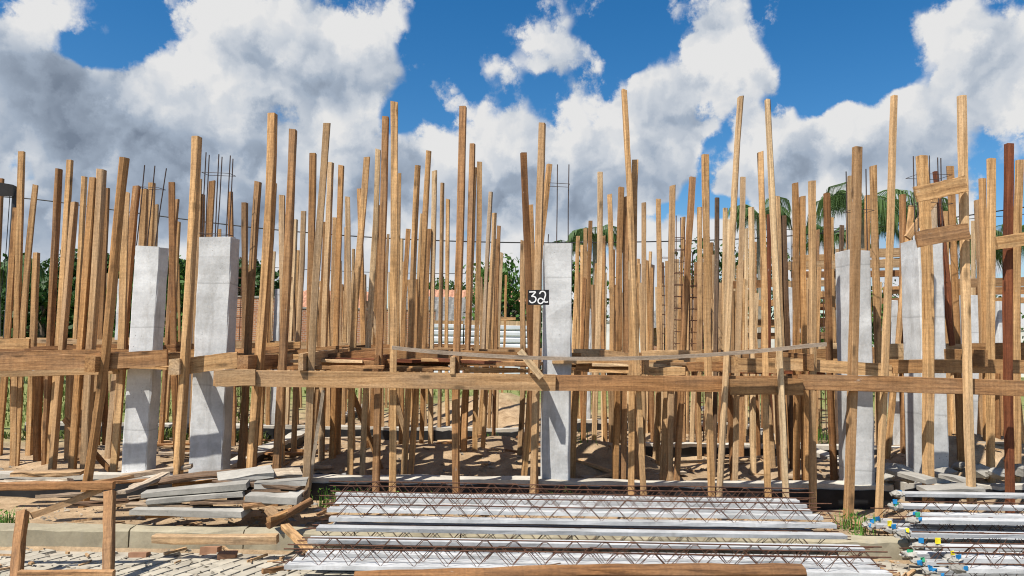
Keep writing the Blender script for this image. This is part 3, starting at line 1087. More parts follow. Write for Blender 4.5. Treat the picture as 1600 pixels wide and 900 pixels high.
board(1003, 548, 1096, 548, 24, 8.76, P_, 'pale deck board right of the long leaning post', 'deck boards')
board(1088, 556, 1222, 561, 22, 8.62, H_, 'deck board right of centre behind the warped lath', 'deck boards')
board(1212, 557, 1392, 569, 19, 8.26, H_, 'long board running into the second column from the right', 'deck boards')
board(1385, 562, 1680, 563, 21, 8.28, H_, 'cracked board crossing between the two right-hand columns', 'deck boards')
board(1385, 537, 1518, 538, 25, 9.35, P_, 'pale upper deck board behind the two right-hand columns', 'deck boards')
board(1512, 536, 1680, 534, 28, 9.15, H_, 'thick deck board at the right edge with a dark shadow', 'deck boards')
board(896, 546, 945, 546, 15, 9.15, P_, 'short pale deck board just right of column 32', 'deck boards')
board(936, 546, 1002, 556, 20, 8.75, P_, 'short pale sloping board right of column 32', 'deck boards')
# ladder rungs
board(1430, 292, 1509, 275, 25, 7.63, H_, 'upper board of two nailed like rungs between tall right posts', 'rung boards', y1d=7.61)
board(1431, 362, 1513, 349, 25, 7.63, B_, 'lower board of two nailed like rungs between tall right posts', 'rung boards', y1d=7.61)
board(1556, 370, 1640, 359, 20, 7.98, H_, 'rung board at the right edge in front of the red post', 'rung boards')

# deck boards of the rows behind
dk = 0
for r, Yr in enumerate(ROWS[1:9]):
    x = -0.80 * Yr + RND.uniform(-1, 0)
    nrow = 0
    while x < 0.8 * Yr:
        L = RND.uniform(1.8, 3.4)
        z = RND.uniform(1.30, 1.46)
        zz = z + RND.uniform(-.05, .05)
        px, _ = proj(Vector((x + L / 2, Yr, z)))
        if RND.random() < 0.90 and not (Yr < 9 and px > 880):
            y = Yr + RND.choice((-0.085, 0.085)) + RND.uniform(-.008, .008)
            o = timber('deck_board', (x, y, z), (x + L, y + RND.uniform(-.01, .01), zz), RND.uniform(.11, .17), 0.034, RND.choice((H_, B_, B_, T_, H_)), (0, 0, 1), 0, .006, .002, 8, .03, cham=.06)
            dk += 1
            side = 'left of column 32' if px < 868 else 'right of column 32'
            nrow += 1
            tag(o, 'weathered deck board, %s from left in the %s row behind the front ledger' % (ordinal(nrow), ordinal(r + 1)), 'board', 'rear deck boards')
        x += L * RND.uniform(.85, 1.05)
# boards laid over the deck, seen edge on
offs = []
for i in range(46):
    Yr = RND.choice((8.45, 8.65, 9.3, 9.6, 10.3, 11.3))
    px = RND.choice((RND.uniform(600, 840), RND.uniform(600, 840), RND.uniform(380, 620), RND.uniform(880, 1000), RND.uniform(880, 1300), RND.uniform(0, 250)))
    c = at(px, 560, Yr)
    L = RND.uniform(.6, 1.7)
    z = RND.uniform(1.24, 1.38)
    o = timber('deck_offcut', (c.x - L / 2, Yr, z), (c.x + L / 2, Yr + RND.uniform(-.08, .08), z + RND.uniform(-.03, .03)), .035, RND.uniform(.09, .2), RND.choice((H_, B_, B_, P_, R_, T_)), (0, 0, 1), 0, .004, .002, 6, .03, cham=.06)
    offs.append(tag(o, 'x', 'board', 'loose deck offcuts'))
relabel(offs, 'loose board lying flat on the unfinished deck, %s offcut from the left')
for i, (x0, y0, x1, y1, h, Y, tn) in enumerate([(-30, 550, 205, 546, 9, 8.8, B_), (40, 542, 190, 538, 6, 9.8, B_), (-30, 546, 120, 543, 6, 10.8, B_), (250, 540, 302, 537, 9, 9.7, B_), (366, 545, 445, 541, 12, 9.75, B_), (395, 536, 470, 534, 10, 10.8, H_),
                                                (425, 552, 530, 540, 16, 9.2, B_), (480, 542, 610, 538, 14, 10.2, B_), (500, 566, 620, 560, 12, 8.5, B_), (620, 560, 700, 562, 14, 8.75, B_), (640, 552, 760, 553, 12, 9.6, H_), (730, 562, 842, 563, 10, 8.7, B_), (740, 551, 812, 552, 7, 10.4, P_),
                                                (900, 566, 1000, 567, 14, 8.6, B_), (1000, 573, 1070, 574, 12, 8.3, H_), (1030, 566, 1130, 566, 14, 8.5, B_), (1220, 545, 1320, 546, 14, 9.7, H_), (1250, 536, 1330, 536, 10, 10.6, P_)]):
    board(x0, y0, x1, y1, h, Y, tn, 'reddish deck edge board just above the front ledger, %s from left' % ordinal(i + 1), 'deck edge boards', t=.04)

# joists running away from the viewer
JOISTS = [(140, 569, 'block-ended joist beside the leaning post at far left'), (272, 573, 'square-ended joist beside the post at the broad second column'), (379, 567, 'square-ended joist right of the broad second column'),
          (470, 566, 'joist end showing left of the centre-left tall post'), (588, 568, 'joist end beside the dark tall post left of centre'), (707, 571, 'joist end beside the barky brown post left of column 32'),
          (832, 570, 'tilted joist end beside the number 32 post'), (1010, 572, 'joist end right of the long leaning post'), (1150, 570, 'joist end at the short doubling board'), (1268, 566, 'joist end left of the right-hand columns'),
          (1540, 560, 'joist end right of the rung posts')]
for (px, py, lb) in JOISTS:
    Y0 = RND.uniform(7.72, 7.76) if px in (470, 707) else 8.07
    if px in (140, 272, 379):
        Y0 = 7.80
    a = at(px, py, Y0)
    Y1 = RND.uniform(10.6, 12.8)
    big = px in (140, 272, 379)
    o = timber('deck_joist', a, (a.x + RND.uniform(-.08, .08), Y1, a.z + RND.uniform(-.03, .06)), 0.165 if big else .18, 0.11 if big else 0.05, RND.choice((H_, B_, T_)), (0, 0, 1), 0, .008, .002, 8, .04, cham=.06)
    tag(o, lb, 'joist', 'deck joists running into depth')

# warped lath across the front
g = G()
pts = []
for i in range(25):
    q = i / 24
    px = 613 + (1290 - 613) * q
    py = 543 + 20 * math.sin(math.pi * min(1, q * 1.02)) ** 0.85 - 5 * q
    pts.append(at(px, py, 7.50 + 0.03 * math.sin(q * 3)))
v, f = [], []
for i, p in enumerate(pts):
    hw, ht = 0.019, 0.03
    k = 1 + RND.uniform(-.08, .08)
    for (a, b) in ((-ht, -hw), (ht, -hw), (ht, hw), (-ht, hw)):
        v.append((-(p.z + b * k), p.y + a, p.x))
for i in range(len(pts) - 1):
    for k in range(4):
        f.append((i * 4 + k, (i + 1) * 4 + k, (i + 1) * 4 + (k + 1) % 4, i * 4 + (k + 1) % 4))
f += [(3, 2, 1, 0), tuple(range(len(pts) * 4 - 4, len(pts) * 4))]
o = link('warped_lath', v, f, 'wood_silver')
o.rotation_euler = (0, rad(90), 0)
tag(o, 'long sagging silvery grey lath bowed across the front of the posts', 'lath')

# wedge-shaped stake hanging at number 32 post
o = timber('wooden_stake', at(812, 548, 7.72), at(846, 590, 7.72), 0.07, 0.035, P_, (1, 0, 1), 0, 0, .002, 5, .3)
tag(o, 'short pale diagonal cleat nailed below the number 32 board', 'cleat')
for (x0, y0, x1, y1, Y, w, tn, lb) in [
    (1418, 372, 1470, 300, 9.7, .085, H_, 'slanting honey brace behind the rightmost large column'),
    (1470, 400, 1488, 540, 9.3, .06, R_, 'slanting red brace right of the rightmost large column'),
    (575, 470, 640, 700, 10.3, .07, T_, 'slanting brace between posts left of centre, running below the deck'),
    (545, 600, 600, 745, 9.4, .06, H_, 'slanting prop below the ledger left of centre'),
    (505, 610, 478, 800, 8.3, .035, G_, 'thin grey stick leaning against the centre-left front post'),
    (100, 655, 180, 745, 9.2, .06, B_, 'slanting brown brace low at the far left')]:
    o = timber('timber_brace', at(x0, y0, Y), at(x1, y1, Y), w, w * .6, tn, (1, 0, 0), 0, .004, .002, 6, .2)
    tag(o, lb, 'brace')

# raised formwork on the neighbouring plot, right-hand background
RIGHTB = [(1222, 409, 1428, 404, 13, 14.2), (1242, 399, 1330, 397, 11, 15.2), (1306, 389, 1425, 387, 14, 13.4), (1236, 424, 1425, 422, 10, 14.6), (1215, 440, 1330, 436, 10, 16), (1246, 456, 1330, 455, 12, 16.2), (1232, 476, 1320, 474, 10, 16.4),
          (1240, 498, 1322, 496, 14, 16.4), (1380, 448, 1428, 446, 12, 14.5), (1380, 405, 1428, 402, 11, 14.8), (1490, 436, 1700, 430, 14, 14.2), (1490, 450, 1700, 446, 12, 14.8), (1500, 466, 1700, 462, 9, 15.4), (1376, 466, 1430, 465, 9, 15), (1130, 440, 1215, 436, 12, 16.5), (1040, 470, 1160, 466, 12, 17),
          (1040, 450, 1130, 450, 9, 17.4), (1050, 490, 1150, 489, 12, 17.2), (1140, 470, 1230, 468, 10, 17), (1140, 500, 1235, 499, 12, 17.2), (1040, 512, 1150, 511, 9, 17.3), (760, 497, 806, 495, 5, 19), (1150, 520, 1300, 519, 10, 17)]
NF = {True: [], False: []}
for i, (x0, y0, x1, y1, h, Y) in enumerate(RIGHTB):
    side = 'behind the right-hand columns' if x0 >= 1200 else 'in the crowd of posts right of column 32'
    NF[x0 >= 1200].append(board(x0, y0, x1, y1, h, Y, RND.choice((B_, H_, H_, T_)), 'raised formwork board of the neighbouring plot, %s listed from the left, %s' % ('@', side), 'neighbouring formwork boards', name='formwork_board'))

relabel(NF[True], 'raised neighbouring formwork board behind the right-hand columns, %s left end from left')
relabel(NF[False], 'raised neighbouring formwork board in the crowd right of column 32, %s left end')

# ------------------------------------------------------------------ number board 32
SY = 7.79
sa, sb = at(825.5, 453, SY), at(858, 477, SY)
sw, sh = sb.x - sa.x, sa.z - sb.z
root = empty('number_board', (sa.x, SY, sb.z))
g = G()
g.box((0, 0, 0), (sw, 0.018, sh), .001)
g.build('board_panel', 'black_paint', root)
root.rotation_euler = (rad(1.5), rad(-1.2), rad(-2))


def stroke(pts, wd):
    # smooth the polyline, sweep a flat ribbon
    P = [Vector((p[0] * sw, p[1] * sh, 0)) for p in pts]
    Q = []
    for i in range(len(P) - 1):
        p0, p1, p2, p3 = P[max(0, i - 1)], P[i], P[i + 1], P[min(len(P) - 1, i + 2)]
        for k in range(5):
            t = k / 5
            Q.append(0.5 * ((2 * p1) + (p2 - p0) * t + (2 * p0 - 5 * p1 + 4 * p2 - p3) * t * t + (3 * p1 - p0 - 3 * p2 + p3) * t ** 3))
    Q.append(P[-1])
    gg = G()
    v, f = [], []
    for i, q in enumerate(Q):
        d = (Q[min(i + 1, len(Q) - 1)] - Q[max(i - 1, 0)])
        d = d.normalized() if d.length > 0 else Vector((1, 0, 0))
        nn = Vector((-d.y, d.x, 0)) * wd / 2
        for s in (-1, 1):
            v.append((q.x + nn.x * s, -0.003, q.y + nn.y * s))
            v.append((q.x + nn.x * s, 0.0005, q.y + nn.y * s))
    for i in range(len(Q) - 1):
        a, b = i * 4, i * 4 + 4
        f += [(a, a + 2, b + 2, b), (a, b, b + 1, a + 1), (a + 2, a + 3, b + 3, b + 2)]
    f += [(0, 1, 3, 2), (len(v) - 4, len(v) - 2, len(v) - 1, len(v) - 3)]
    gg.add(v, f)
    return gg


o = stroke([(.06, .86), (.22, .87), (.35, .86), (.26, .70), (.18, .57), (.29, .56), (.37, .44), (.35, .27), (.25, .16), (.13, .17), (.06, .30)], 0.0135).build('painted_digit', 'white_paint', root)
o['label'] = 'white hand-painted digit 3'
o = stroke([(.55, .72), (.60, .85), (.70, .90), (.80, .83), (.83, .66), (.79, .46), (.74, .26), (.66, .12), (.57, .09), (.49, .17), (.48, .32), (.55, .43), (.65, .42), (.74, .30), (.82, .18), (.95, .20)], 0.0135).build('painted_digit', 'white_paint', root)
o['label'] = 'white hand-painted digit 2'
tag(root, 'small black board with hand-painted white number 32 on the post', 'sign')

# ------------------------------------------------------------------ lattice joists
def lattice_joist(x0, x1, y, zb, inv, label, group, yaw=0.0, tags=(), rough_end=False):
    """precast joist: concrete strip with a triangular rebar lattice; zb is the top of the strip"""
    L = x1 - x0
    root = empty('lattice_joist', ((x0 + x1) / 2, y, zb))
    root.rotation_euler = (RND.uniform(-.03, .03), RND.uniform(-.002, .002), yaw)
    n = 18
    hw, th = 0.056, 0.032
    v, f = [], []
    s = -1 if inv else 1
    prof = [(-hw + .004, 0), (hw - .004, 0), (hw, -th * s), (-hw, -th * s)] if not inv else [(-hw, 0), (hw, 0), (hw - .004, -th), (-hw + .004, -th)]
    if inv:
        pass
    for i in range(n + 1):
        xx = -L / 2 + L * i / n
        if i in (0, n):
            xx += RND.uniform(-.02, .02)
        for (a, b) in prof:
            v.append((xx, a + RND.gauss(0, .0015), (b if not inv else b) + RND.gauss(0, .0012)))
    for i in range(n):
        for k in range(4):
            f.append((i * 4 + k, i * 4 + (k + 1) % 4, (i + 1) * 4 + (k + 1) % 4, (i + 1) * 4 + k))
    f += [(3, 2, 1, 0), tuple(range(n * 4, n * 4 + 4))]
    link('concrete_strip', v, f, 'concrete_joist', root)
    H = 0.105
    z0 = 0.0 if not inv else -th
    sg = 1 if not inv else -1
    g = G()
    ext = RND.uniform(.03, .10)
    g.tube([(-L / 2 - ext, 0, z0 + sg * H), (-L / 4, RND.uniform(-.012, .012), z0 + sg * (H + RND.uniform(-.008, .006))), (0, RND.uniform(-.01, .01), z0 + sg * (H + RND.uniform(-.006, .006))), (L / 4, RND.uniform(-.012, .012), z0 + sg * (H + RND.uniform(-.008, .006))), (L / 2 + ext, 0, z0 + sg * H)], 0.0058, 5)
    g.build('top_bar', 'rust', root)
    pitch = RND.choice((0.225, 0.235, 0.24))
    m = int(L / pitch)
    for sd in (-1, 1):
        g = G()
        pts = []
        for i in range(m + 1):
            xx = -L / 2 + 0.03 + pitch * i + RND.gauss(0, .007)
            pts.append((xx, sd * 0.040, z0 - sg * 0.004))
            if i < m:
                hh = H - .002 + RND.gauss(0, .004)
                pts += [(xx + pitch * .42, sd * 0.007 + RND.gauss(0, .003), z0 + sg * hh), (xx + pitch * .58, sd * 0.007, z0 + sg * hh)]
        jog = RND.uniform(-.05, .05)
        pts = [(p[0] + jog, p[1], p[2]) for p in pts]
        g.tube(pts, 0.0032, 4)
        g.build('lattice_bar', 'rust', root)
    for sd in (-1, 1):
        for e in (-1, 1):
            g = G()
            g.tube([(e * (L / 2 - .2), sd * .03, -th * .5), (e * (L / 2 + RND.uniform(.03, .13)), sd * .03 + RND.uniform(-.02, .02), -th * .5 + RND.uniform(-.02, .03))], .004, 4)
            g.build('projecting_bar', 'rust', root)
    for (side, cm) in tags:
        q = G()
        xx = side * (L / 2 + RND.uniform(.0, .06))
        a = RND.uniform(.013, .021)
        yy, zz = RND.uniform(-.06, -.02), RND.uniform(-.01, .05)
        q.box((xx - a, yy - .003, zz - a), (xx + a, yy + .003, zz + a), .006)
        q.build('plastic_tag', cm, root)
    if rough_end:
        vv, ff = [], []
        nn = 9
        for i in range(nn):
            t = i / (nn - 1)
            rr = (0.030 + 0.022 * RND.random()) * math.sin(math.pi * (0.12 + .8 * t)) + .008
            for k in range(8):
                an = k * math.pi / 4
                vv.append((-L / 2 - .09 + .14 * t + RND.uniform(-.012, .012), math.cos(an) * rr * 1.3 + RND.uniform(-.01, .01), -th * .5 + math.sin(an) * rr * .65 + RND.uniform(-.008, .008)))
        for i in range(nn - 1):
            for k in range(8):
                ff.append((i * 8 + k, i * 8 + (k + 1) % 8, (i + 1) * 8 + (k + 1) % 8, (i + 1) * 8 + k))
        ff += [tuple(range(8))[::-1], tuple(range(nn * 8 - 8, nn * 8))]
        link('ragged_end', vv, ff, 'concrete_rough', root)
    tag(root, label, 'joist', group)


def zat(px, py, Y):
    return at(px, py, Y).z


LEFTS = [(7.32, 775, 0), (7.19, 782, 0), (7.06, 791, 0), (6.92, 799, 0), (6.72, 812, 0), (6.48, 828, 1), (6.22, 847, 1), (6.03, 868, 0), (5.88, 878, 0), (5.74, 886, 0)]
for i, (Y, py, inv) in enumerate(LEFTS):
    dx = RND.uniform(-.06, .06)
    lattice_joist(-1.62 + dx, 2.88 + dx * .5 + (-.04 if i < 3 else 0.02), Y, zat(900, py, Y), inv, 'concrete lattice joist, %s from the back in the long left stack' % ordinal(i + 1), 'left joist stack', RND.uniform(-.004, .004))
# course below
for i in range(5):
    Y = 7.22 - i * 0.27
    z = max(min(zat(900, 777 + i * 20, Y) - 0.15, -0.10), -0.262)
    lattice_joist(-1.6 + RND.uniform(-.08, .05), 2.8 + RND.uniform(-.05, .12), Y, z, i % 2, 'lattice joist, %s from the back in the lower course of the left stack' % ordinal(i + 1), 'lower course of left joist stack', RND.uniform(-.004, .004))
BL, GR, YE = 'tag_blue', 'tag_green', 'tag_yellow'
RIGHTS = [(7.36, 771, 1, 3.84, ((-1, BL),)), (7.16, 790, 1, 3.70, ((-1, BL), (-1, GR))), (6.98, 803, 0, 3.80, ((-1, BL),)), (6.86, 811, 1, 3.72, ((-1, GR), (-1, BL))), (6.62, 832, 1, 3.50, ((-1, YE), (-1, BL))),
          (6.34, 851, 1, 3.60, ((-1, YE),)), (6.06, 870, 0, 3.60, ((-1, YE), (-1, BL))), (5.88, 884, 0, 3.52, ((-1, BL),))]
for i, (Y, py, inv, xs, tg) in enumerate(RIGHTS):
    lattice_joist(xs, xs + 4.4, Y, zat(1520, py, Y), inv, 'concrete lattice joist with tagged ragged end, %s from the back in the right stack' % ordinal(i + 1), 'right joist stack', RND.uniform(-.006, .006), tg, True)
for i in range(9):
    Y = 7.26 - i * 0.17
    z = max(-0.262, min(zat(1450, 785 + i * 12, Y) - 0.10, -.06))
    lattice_joist(3.44 + RND.uniform(-.12, .16), 8.1, Y, z, i % 2, 'ragged-ended lattice joist, %s from the back in the right stack lower course' % ordinal(i + 1), 'lower course of right joist stack', RND.uniform(-.006, .006), ((-1, BL), (-1, RND.choice((BL, BL, YE, GR)))), True)

# timber lying at the very front
a, b = at(555, 906, 5.25), at(1252, 893, 5.55)
o = timber('round_timber', (a.x, 5.22, a.z), (b.x, 5.52, b.z + .0), 0.13, 0.13, B_, (0, 0, 1), .3, .012, .004, 14, .2, cham=.28)
tag(o, 'reddish brown rounded timber lying along the bottom edge of the picture', 'timber')
o = timber('dry_stick', at(765, 899, 5.55), at(876, 879, 5.62), .012, .02, K_, (0, 0, 1), 0, .02, .002, 8, .1, taper=.6)
tag(o, 'thin dark dry strip resting on the front joist', 'stick')

# ------------------------------------------------------------------ left foreground: trestle, scrap, rubble
t = empty('timber_trestle', at(90, 860, 5.9))
off = Vector(t.location)
for (nm, p, q, w, th, tn) in [('rail', at(-60, 761, 5.9), at(178, 758, 5.95), .06, .05, B_), ('leg', at(172, 768, 5.95), at(168, 905, 5.7), .07, .07, B_), ('leg', at(36, 800, 5.9), at(24, 920, 5.6), .07, .07, B_),
                              ('brace', at(160, 764, 6.0), at(50, 806, 5.95), .05, .03, T_), ('lower_rail', at(30, 899, 5.5), at(178, 899, 5.52), .07, .05, B_)]:
    o = timber(nm, p - off, q - off, w, th, tn, (0, 0, 1) if 'rail' in nm or nm == 'brace' else (1, 0, 0), 0, .004, .002, 6, .05)
    o.parent = t
tag(t, 'low rough timber trestle at the lower left corner', 'trestle')

SCRAP = [  # pixel ends, distances, width, thickness, tone, label
    (240, 842, 6.35, 434, 842, 6.35, .075, .07, T_, 'squared timber lying on the paving in front of the kerb'),
    (418, 822, 6.45, 487, 783, 6.75, .05, .05, B_, 'upper of two crossed sticks at the kerb left of the joists'),
    (420, 812, 6.4, 466, 795, 6.7, .05, .04, H_, 'short stick under the crossed sticks at the kerb'),
    (445, 822, 6.5, 488, 866, 6.05, .07, .04, H_, 'pale plank leaning off the kerb onto the paving'),
    (420, 795, 6.7, 432, 806, 6.6, .09, .03, P_, 'small pale board stub near the crossed sticks'),
    (495, 805, 6.9, 530, 790, 7.0, .04, .03, B_, 'reddish stick left of the long joist stack'),
    (270, 758, 7.6, 420, 742, 7.7, .05, .03, H_, 'long stick on top of the scrap heap'),
    (190, 745, 7.8, 300, 728, 7.95, .12, .04, G_, 'grey plank at the back of the scrap heap'),
    (205, 760, 7.5, 300, 745, 7.6, .16, .03, G_, 'wide grey plank behind the scrap heap'),
    (410, 893, 5.6, 455, 886, 5.75, .03, .03, B_, 'small brown stick on the paving at bottom left'),
]
for (x0, y0, Y0, x1, y1, Y1, w, th, tn, lb) in SCRAP:
    a, b = at(x0, y0, Y0), at(x1, y1, Y1)
    o = timber('scrap_timber', a, b, th, w, tn, (0, 0, 1), 0, .004, .003, 6, .25)
    tag(o, lb, 'timber')
for k, (x0, y0, Y0, x1, y1, Y1, w, th, tn) in enumerate([(200, 788, 6.9, 330, 792, 6.95, .1, .03, G_), (290, 770, 7.0, 440, 766, 7.1, .09, .03, K_), (330, 765, 7.1, 478, 770, 7.1, .14, .03, K_), (250, 752, 7.4, 380, 738, 7.6, .2, .03, K_), (380, 790, 6.85, 470, 776, 7.1, .1, .04, B_),
                                                       (190, 770, 7.1, 260, 740, 7.6, .1, .03, G_), (120, 760, 7.5, 230, 738, 7.9, .1, .04, T_), (340, 752, 7.25, 470, 762, 7.15, .22, .03, K_), (20, 740, 8.0, 130, 738, 8.0, .1, .04, T_), (395, 745, 7.5, 470, 738, 7.7, .2, .03, G_), (60, 775, 7.2, 200, 768, 7.3, .12, .03, G_), (100, 788, 6.95, 215, 782, 7.05, .1, .03, K_), (200, 778, 7.0, 300, 762, 7.3, .14, .03, G_), (150, 756, 7.6, 262, 750, 7.7, .1, .03, B_), (0, 752, 7.8, 110, 750, 7.8, .12, .03, G_), (300, 786, 6.9, 430, 782, 6.95, .12, .025, K_), (230, 805, 6.85, 330, 800, 6.88, .08, .03, B_)]):
    o = timber('scrap_timber', at(x0, y0, Y0), at(x1, y1, Y1), th, w, tn, (0, 0, 1), RND.uniform(-.2, .2), .01, .004, 6, .3)
    tag(o, 'weathered scrap plank in the heap before the second column, %s laid' % ordinal(k + 1), 'timber', 'scrap heap planks')
SLABS = [(225, 772, 6.95, 388, 757, 7.05, .15, .05, 'upper broken concrete joist in the scrap heap'), (232, 783, 6.9, 382, 770, 7.0, .14, .05, 'middle broken concrete joist in the scrap heap'), (212, 796, 6.85, 384, 800, 6.85, .22, .05, 'lowest pale concrete joist lying on the kerb'),
         (340, 748, 7.3, 425, 735, 7.5, .35, .05, 'dark concrete slab leaning on the scrap heap'), (400, 758, 7.2, 480, 752, 7.3, .30, .06, 'broken slab left of the centre-left front post'), (390, 775, 7.0, 470, 778, 7.0, .25, .07, 'low broken slab between scrap heap and joists')]
for (x0, y0, Y0, x1, y1, Y1, w, th, lb) in SLABS:
    o = timber('broken_slab', at(x0, y0, Y0), at(x1, y1, Y1), th, w, 'concrete_rough', (0, 0, 1), RND.uniform(-.1, .1), 0, .004, 3, .3)
    tag(o, lb, 'concrete slab')


def rock(name, c, s, mat, label, cat, group=None, flatz=0.6):
    v, f = [], []
    n, mm = 5, 7
    sx, sy = RND.uniform(.75, 1.3), RND.uniform(.75, 1.3)
    for i in range(n + 1):
        th = math.pi * i / n
        for k in range(mm):
            ph = 2 * math.pi * k / mm
            r = s * RND.uniform(.72, 1.12)
            v.append((r * sx * math.sin(th) * math.cos(ph), r * sy * math.sin(th) * math.sin(ph), r * flatz * math.cos(th)))
    for i in range(n):
        for k in range(mm):
            f.append((i * mm + k, (i + 1) * mm + k, (i + 1) * mm + (k + 1) % mm, i * mm + (k + 1) % mm))
    o = link(name, v, f, mat)
    o.location = c
    o.rotation_euler = (RND.uniform(-.3, .3), RND.uniform(-.3, .3), RND.uniform(0, 6))
    tag(o, label, cat, group)
    return o


RUB1, RUB2 = [], []
for (px, py, s) in [(425, 838, .07), (470, 826, .06), (480, 838, .05), (455, 815, .06), (410, 828, .05), (500, 800, .07), (515, 790, .06), (495, 820, .05), (490, 790, .06), (430, 845, .04), (400, 820, .04)]:
    Y = (1.6 + .22) * F / (py - 533)
    RUB1.append(rock('rubble_chunk', at(px, py, Y), s, 'concrete_rough', 'x', 'rubble', 'rubble lumps left of the joists'))
for (px, py, s) in [(1408, 735, .14), (1430, 720, .12), (1475, 738, .12), (1498, 728, .10), (1530, 735, .16), (1560, 740, .14), (1592, 735, .16), (1420, 748, .1), (1450, 750, .09), (1385, 745, .09)]:
    Y = (1.6 + .0) * F / (py - 533)
    RUB2.append(rock('rubble_chunk', at(px, py, Y - .3), s, 'concrete_rough', 'x', 'rubble', 'rubble lumps behind the right stack', .5))
relabel(RUB1, 'broken concrete lump left of the long joist stack, %s from the left')
relabel(RUB2, 'broken concrete lump behind the right joist stack, %s from the left')
for i, (x0, y0, Y0, x1, y1, Y1, w, th, lb) in enumerate([(1392, 735, 8.3, 1455, 752, 7.9, .18, .05, 'pale broken slab sloping at the foot of the right columns'), (1455, 740, 8.25, 1512, 752, 8.0, .14, .05, 'small pale slab left of the tall pale right post'),
                                           (1440, 765, 7.75, 1530, 762, 7.75, .2, .04, 'flat pale slab just behind the right joist stack'), (1365, 742, 8.6, 1400, 728, 9.0, .2, .06, 'slab lying at the foot of the second column from the right')]):
    o = timber('broken_slab', at(x0, y0, Y0), at(x1, y1, Y1), th, w, 'concrete_rough', (0, 0, 1), RND.uniform(-.1, .1), 0, .004, 3, .3)
    tag(o, lb, 'concrete slab')
BRICKS = [(218, 868, 'small red brick lying far left on the paving'), (330, 860, 'left brick of the pair below the lying timber'), (355, 868, 'right brick of the pair below the lying timber')]
for (px, py, lb) in BRICKS:
    Y = (1.6 + .26) * F / (py - 533)
    c = at(px, py, Y)
    g = G()
    g.box((-.075, -.045, -.03), (.075, .045, .03), .006)
    o = g.build('clay_brick', 'fired_clay')
    o.location = c
    o.rotation_euler = (RND.uniform(-.2, .2), 0, RND.uniform(-.6, .6))
    tag(o, lb, 'brick', 'bricks on the paving')

# splinters and small offcuts, uncountable
g = G()
for i in range(420):
    if i < 230:
        x, y = RND.uniform(-4.2, 4.2), RND.uniform(6.9, 8.2)
        z = gz(x, y)
    elif i < 290:
        x, y = RND.choice((RND.uniform(-4.2, -1.6), RND.uniform(2.9, 3.7))), RND.uniform(5.3, 6.6)
        z = -.27
    else:
        x, y = RND.uniform(-6, 7), RND.uniform(8.8, 13)
        z = gz(x, y)
    an = RND.uniform(0, 6.28)
    L, w, h = RND.uniform(.03, .22), RND.uniform(.008, .03), RND.uniform(.006, .02)
    d = Vector((math.cos(an), math.sin(an), RND.uniform(-.12, .12))) * L / 2
    n_ = Vector((-math.sin(an), math.cos(an), 0)) * w / 2
    c = Vector((x, y, z + h))
    u = Vector((0, 0, h))
    g.add([c - d - n_, c + d - n_, c + d + n_, c - d + n_, c - d - n_ + u, c + d - n_ + u, c + d + n_ + u, c - d + n_ + u],
          [(0, 3, 2, 1), (4, 5, 6, 7), (0, 1, 5, 4), (1, 2, 6, 5), (2, 3, 7, 6), (3, 0, 4, 7)])
o = g.build('wood_splinters', 'wood_tan')
tag(o, 'wood splinters and small offcuts littering the ground', 'splinters', kind='stuff')

# gravel and crumbs, uncountable
g = G()
for i in range(2600):
    if i < 900:
        x, y = RND.uniform(-5, 5.5), RND.uniform(6.85, 8.2)
    elif i < 1400:
        x, y = RND.choice((RND.uniform(-4.2, -1.5), RND.uniform(2.9, 3.7))), RND.uniform(5.2, 6.6)
    else:
        x, y = RND.uniform(-7, 8), 8.7 + 5 * RND.random() ** 1.5
    z = gz(x, y) if y > 6.7 else -0.27
    s = RND.uniform(.006, .022) * (1.3 if y > 8 else 1)
    r = [Vector((RND.uniform(-1, 1), RND.uniform(-1, 1), RND.uniform(-.6, .8))) * s for _ in range(4)]
    c = Vector((x, y, z + s * .3))
    g.add([c + r[0] + Vector((s, 0, 0)), c + r[1] - Vector((s, 0, 0)), c + r[2] + Vector((0, s, 0)), c + Vector((0, 0, s * .9))], [(0, 1, 2), (0, 1, 3), (1, 2, 3), (2, 0, 3)])
o = g.build('gravel', 'stone')
tag(o, 'loose gravel and crumbs scattered over sand and paving', 'gravel', kind='stuff')

# scrap laths lying on the ground between the posts
laths = []
for i in range(46):
    x, y = RND.uniform(-6.5, 7), RND.uniform(9, 13)
    an = RND.uniform(-.5, .5)
    L = RND.uniform(.5, 1.6)
    z = gz(x, y) + .04
    x2, y2 = x + L * math.cos(an), y + L * math.sin(an)
    o = timber('ground_lath', (x, y, z), (x2, y2, gz(x2, y2) + .04), .03, RND.uniform(.05, .12), RND.choice((B_, T_, G_, P_)), (0, 0, 1), 0, .005, .002, 5, .2)
    laths.append(tag(o, 'x', 'lath', 'scrap laths on the sand'))
relabel(laths, 'scrap lath lying on the sand between post feet, %s from the left')

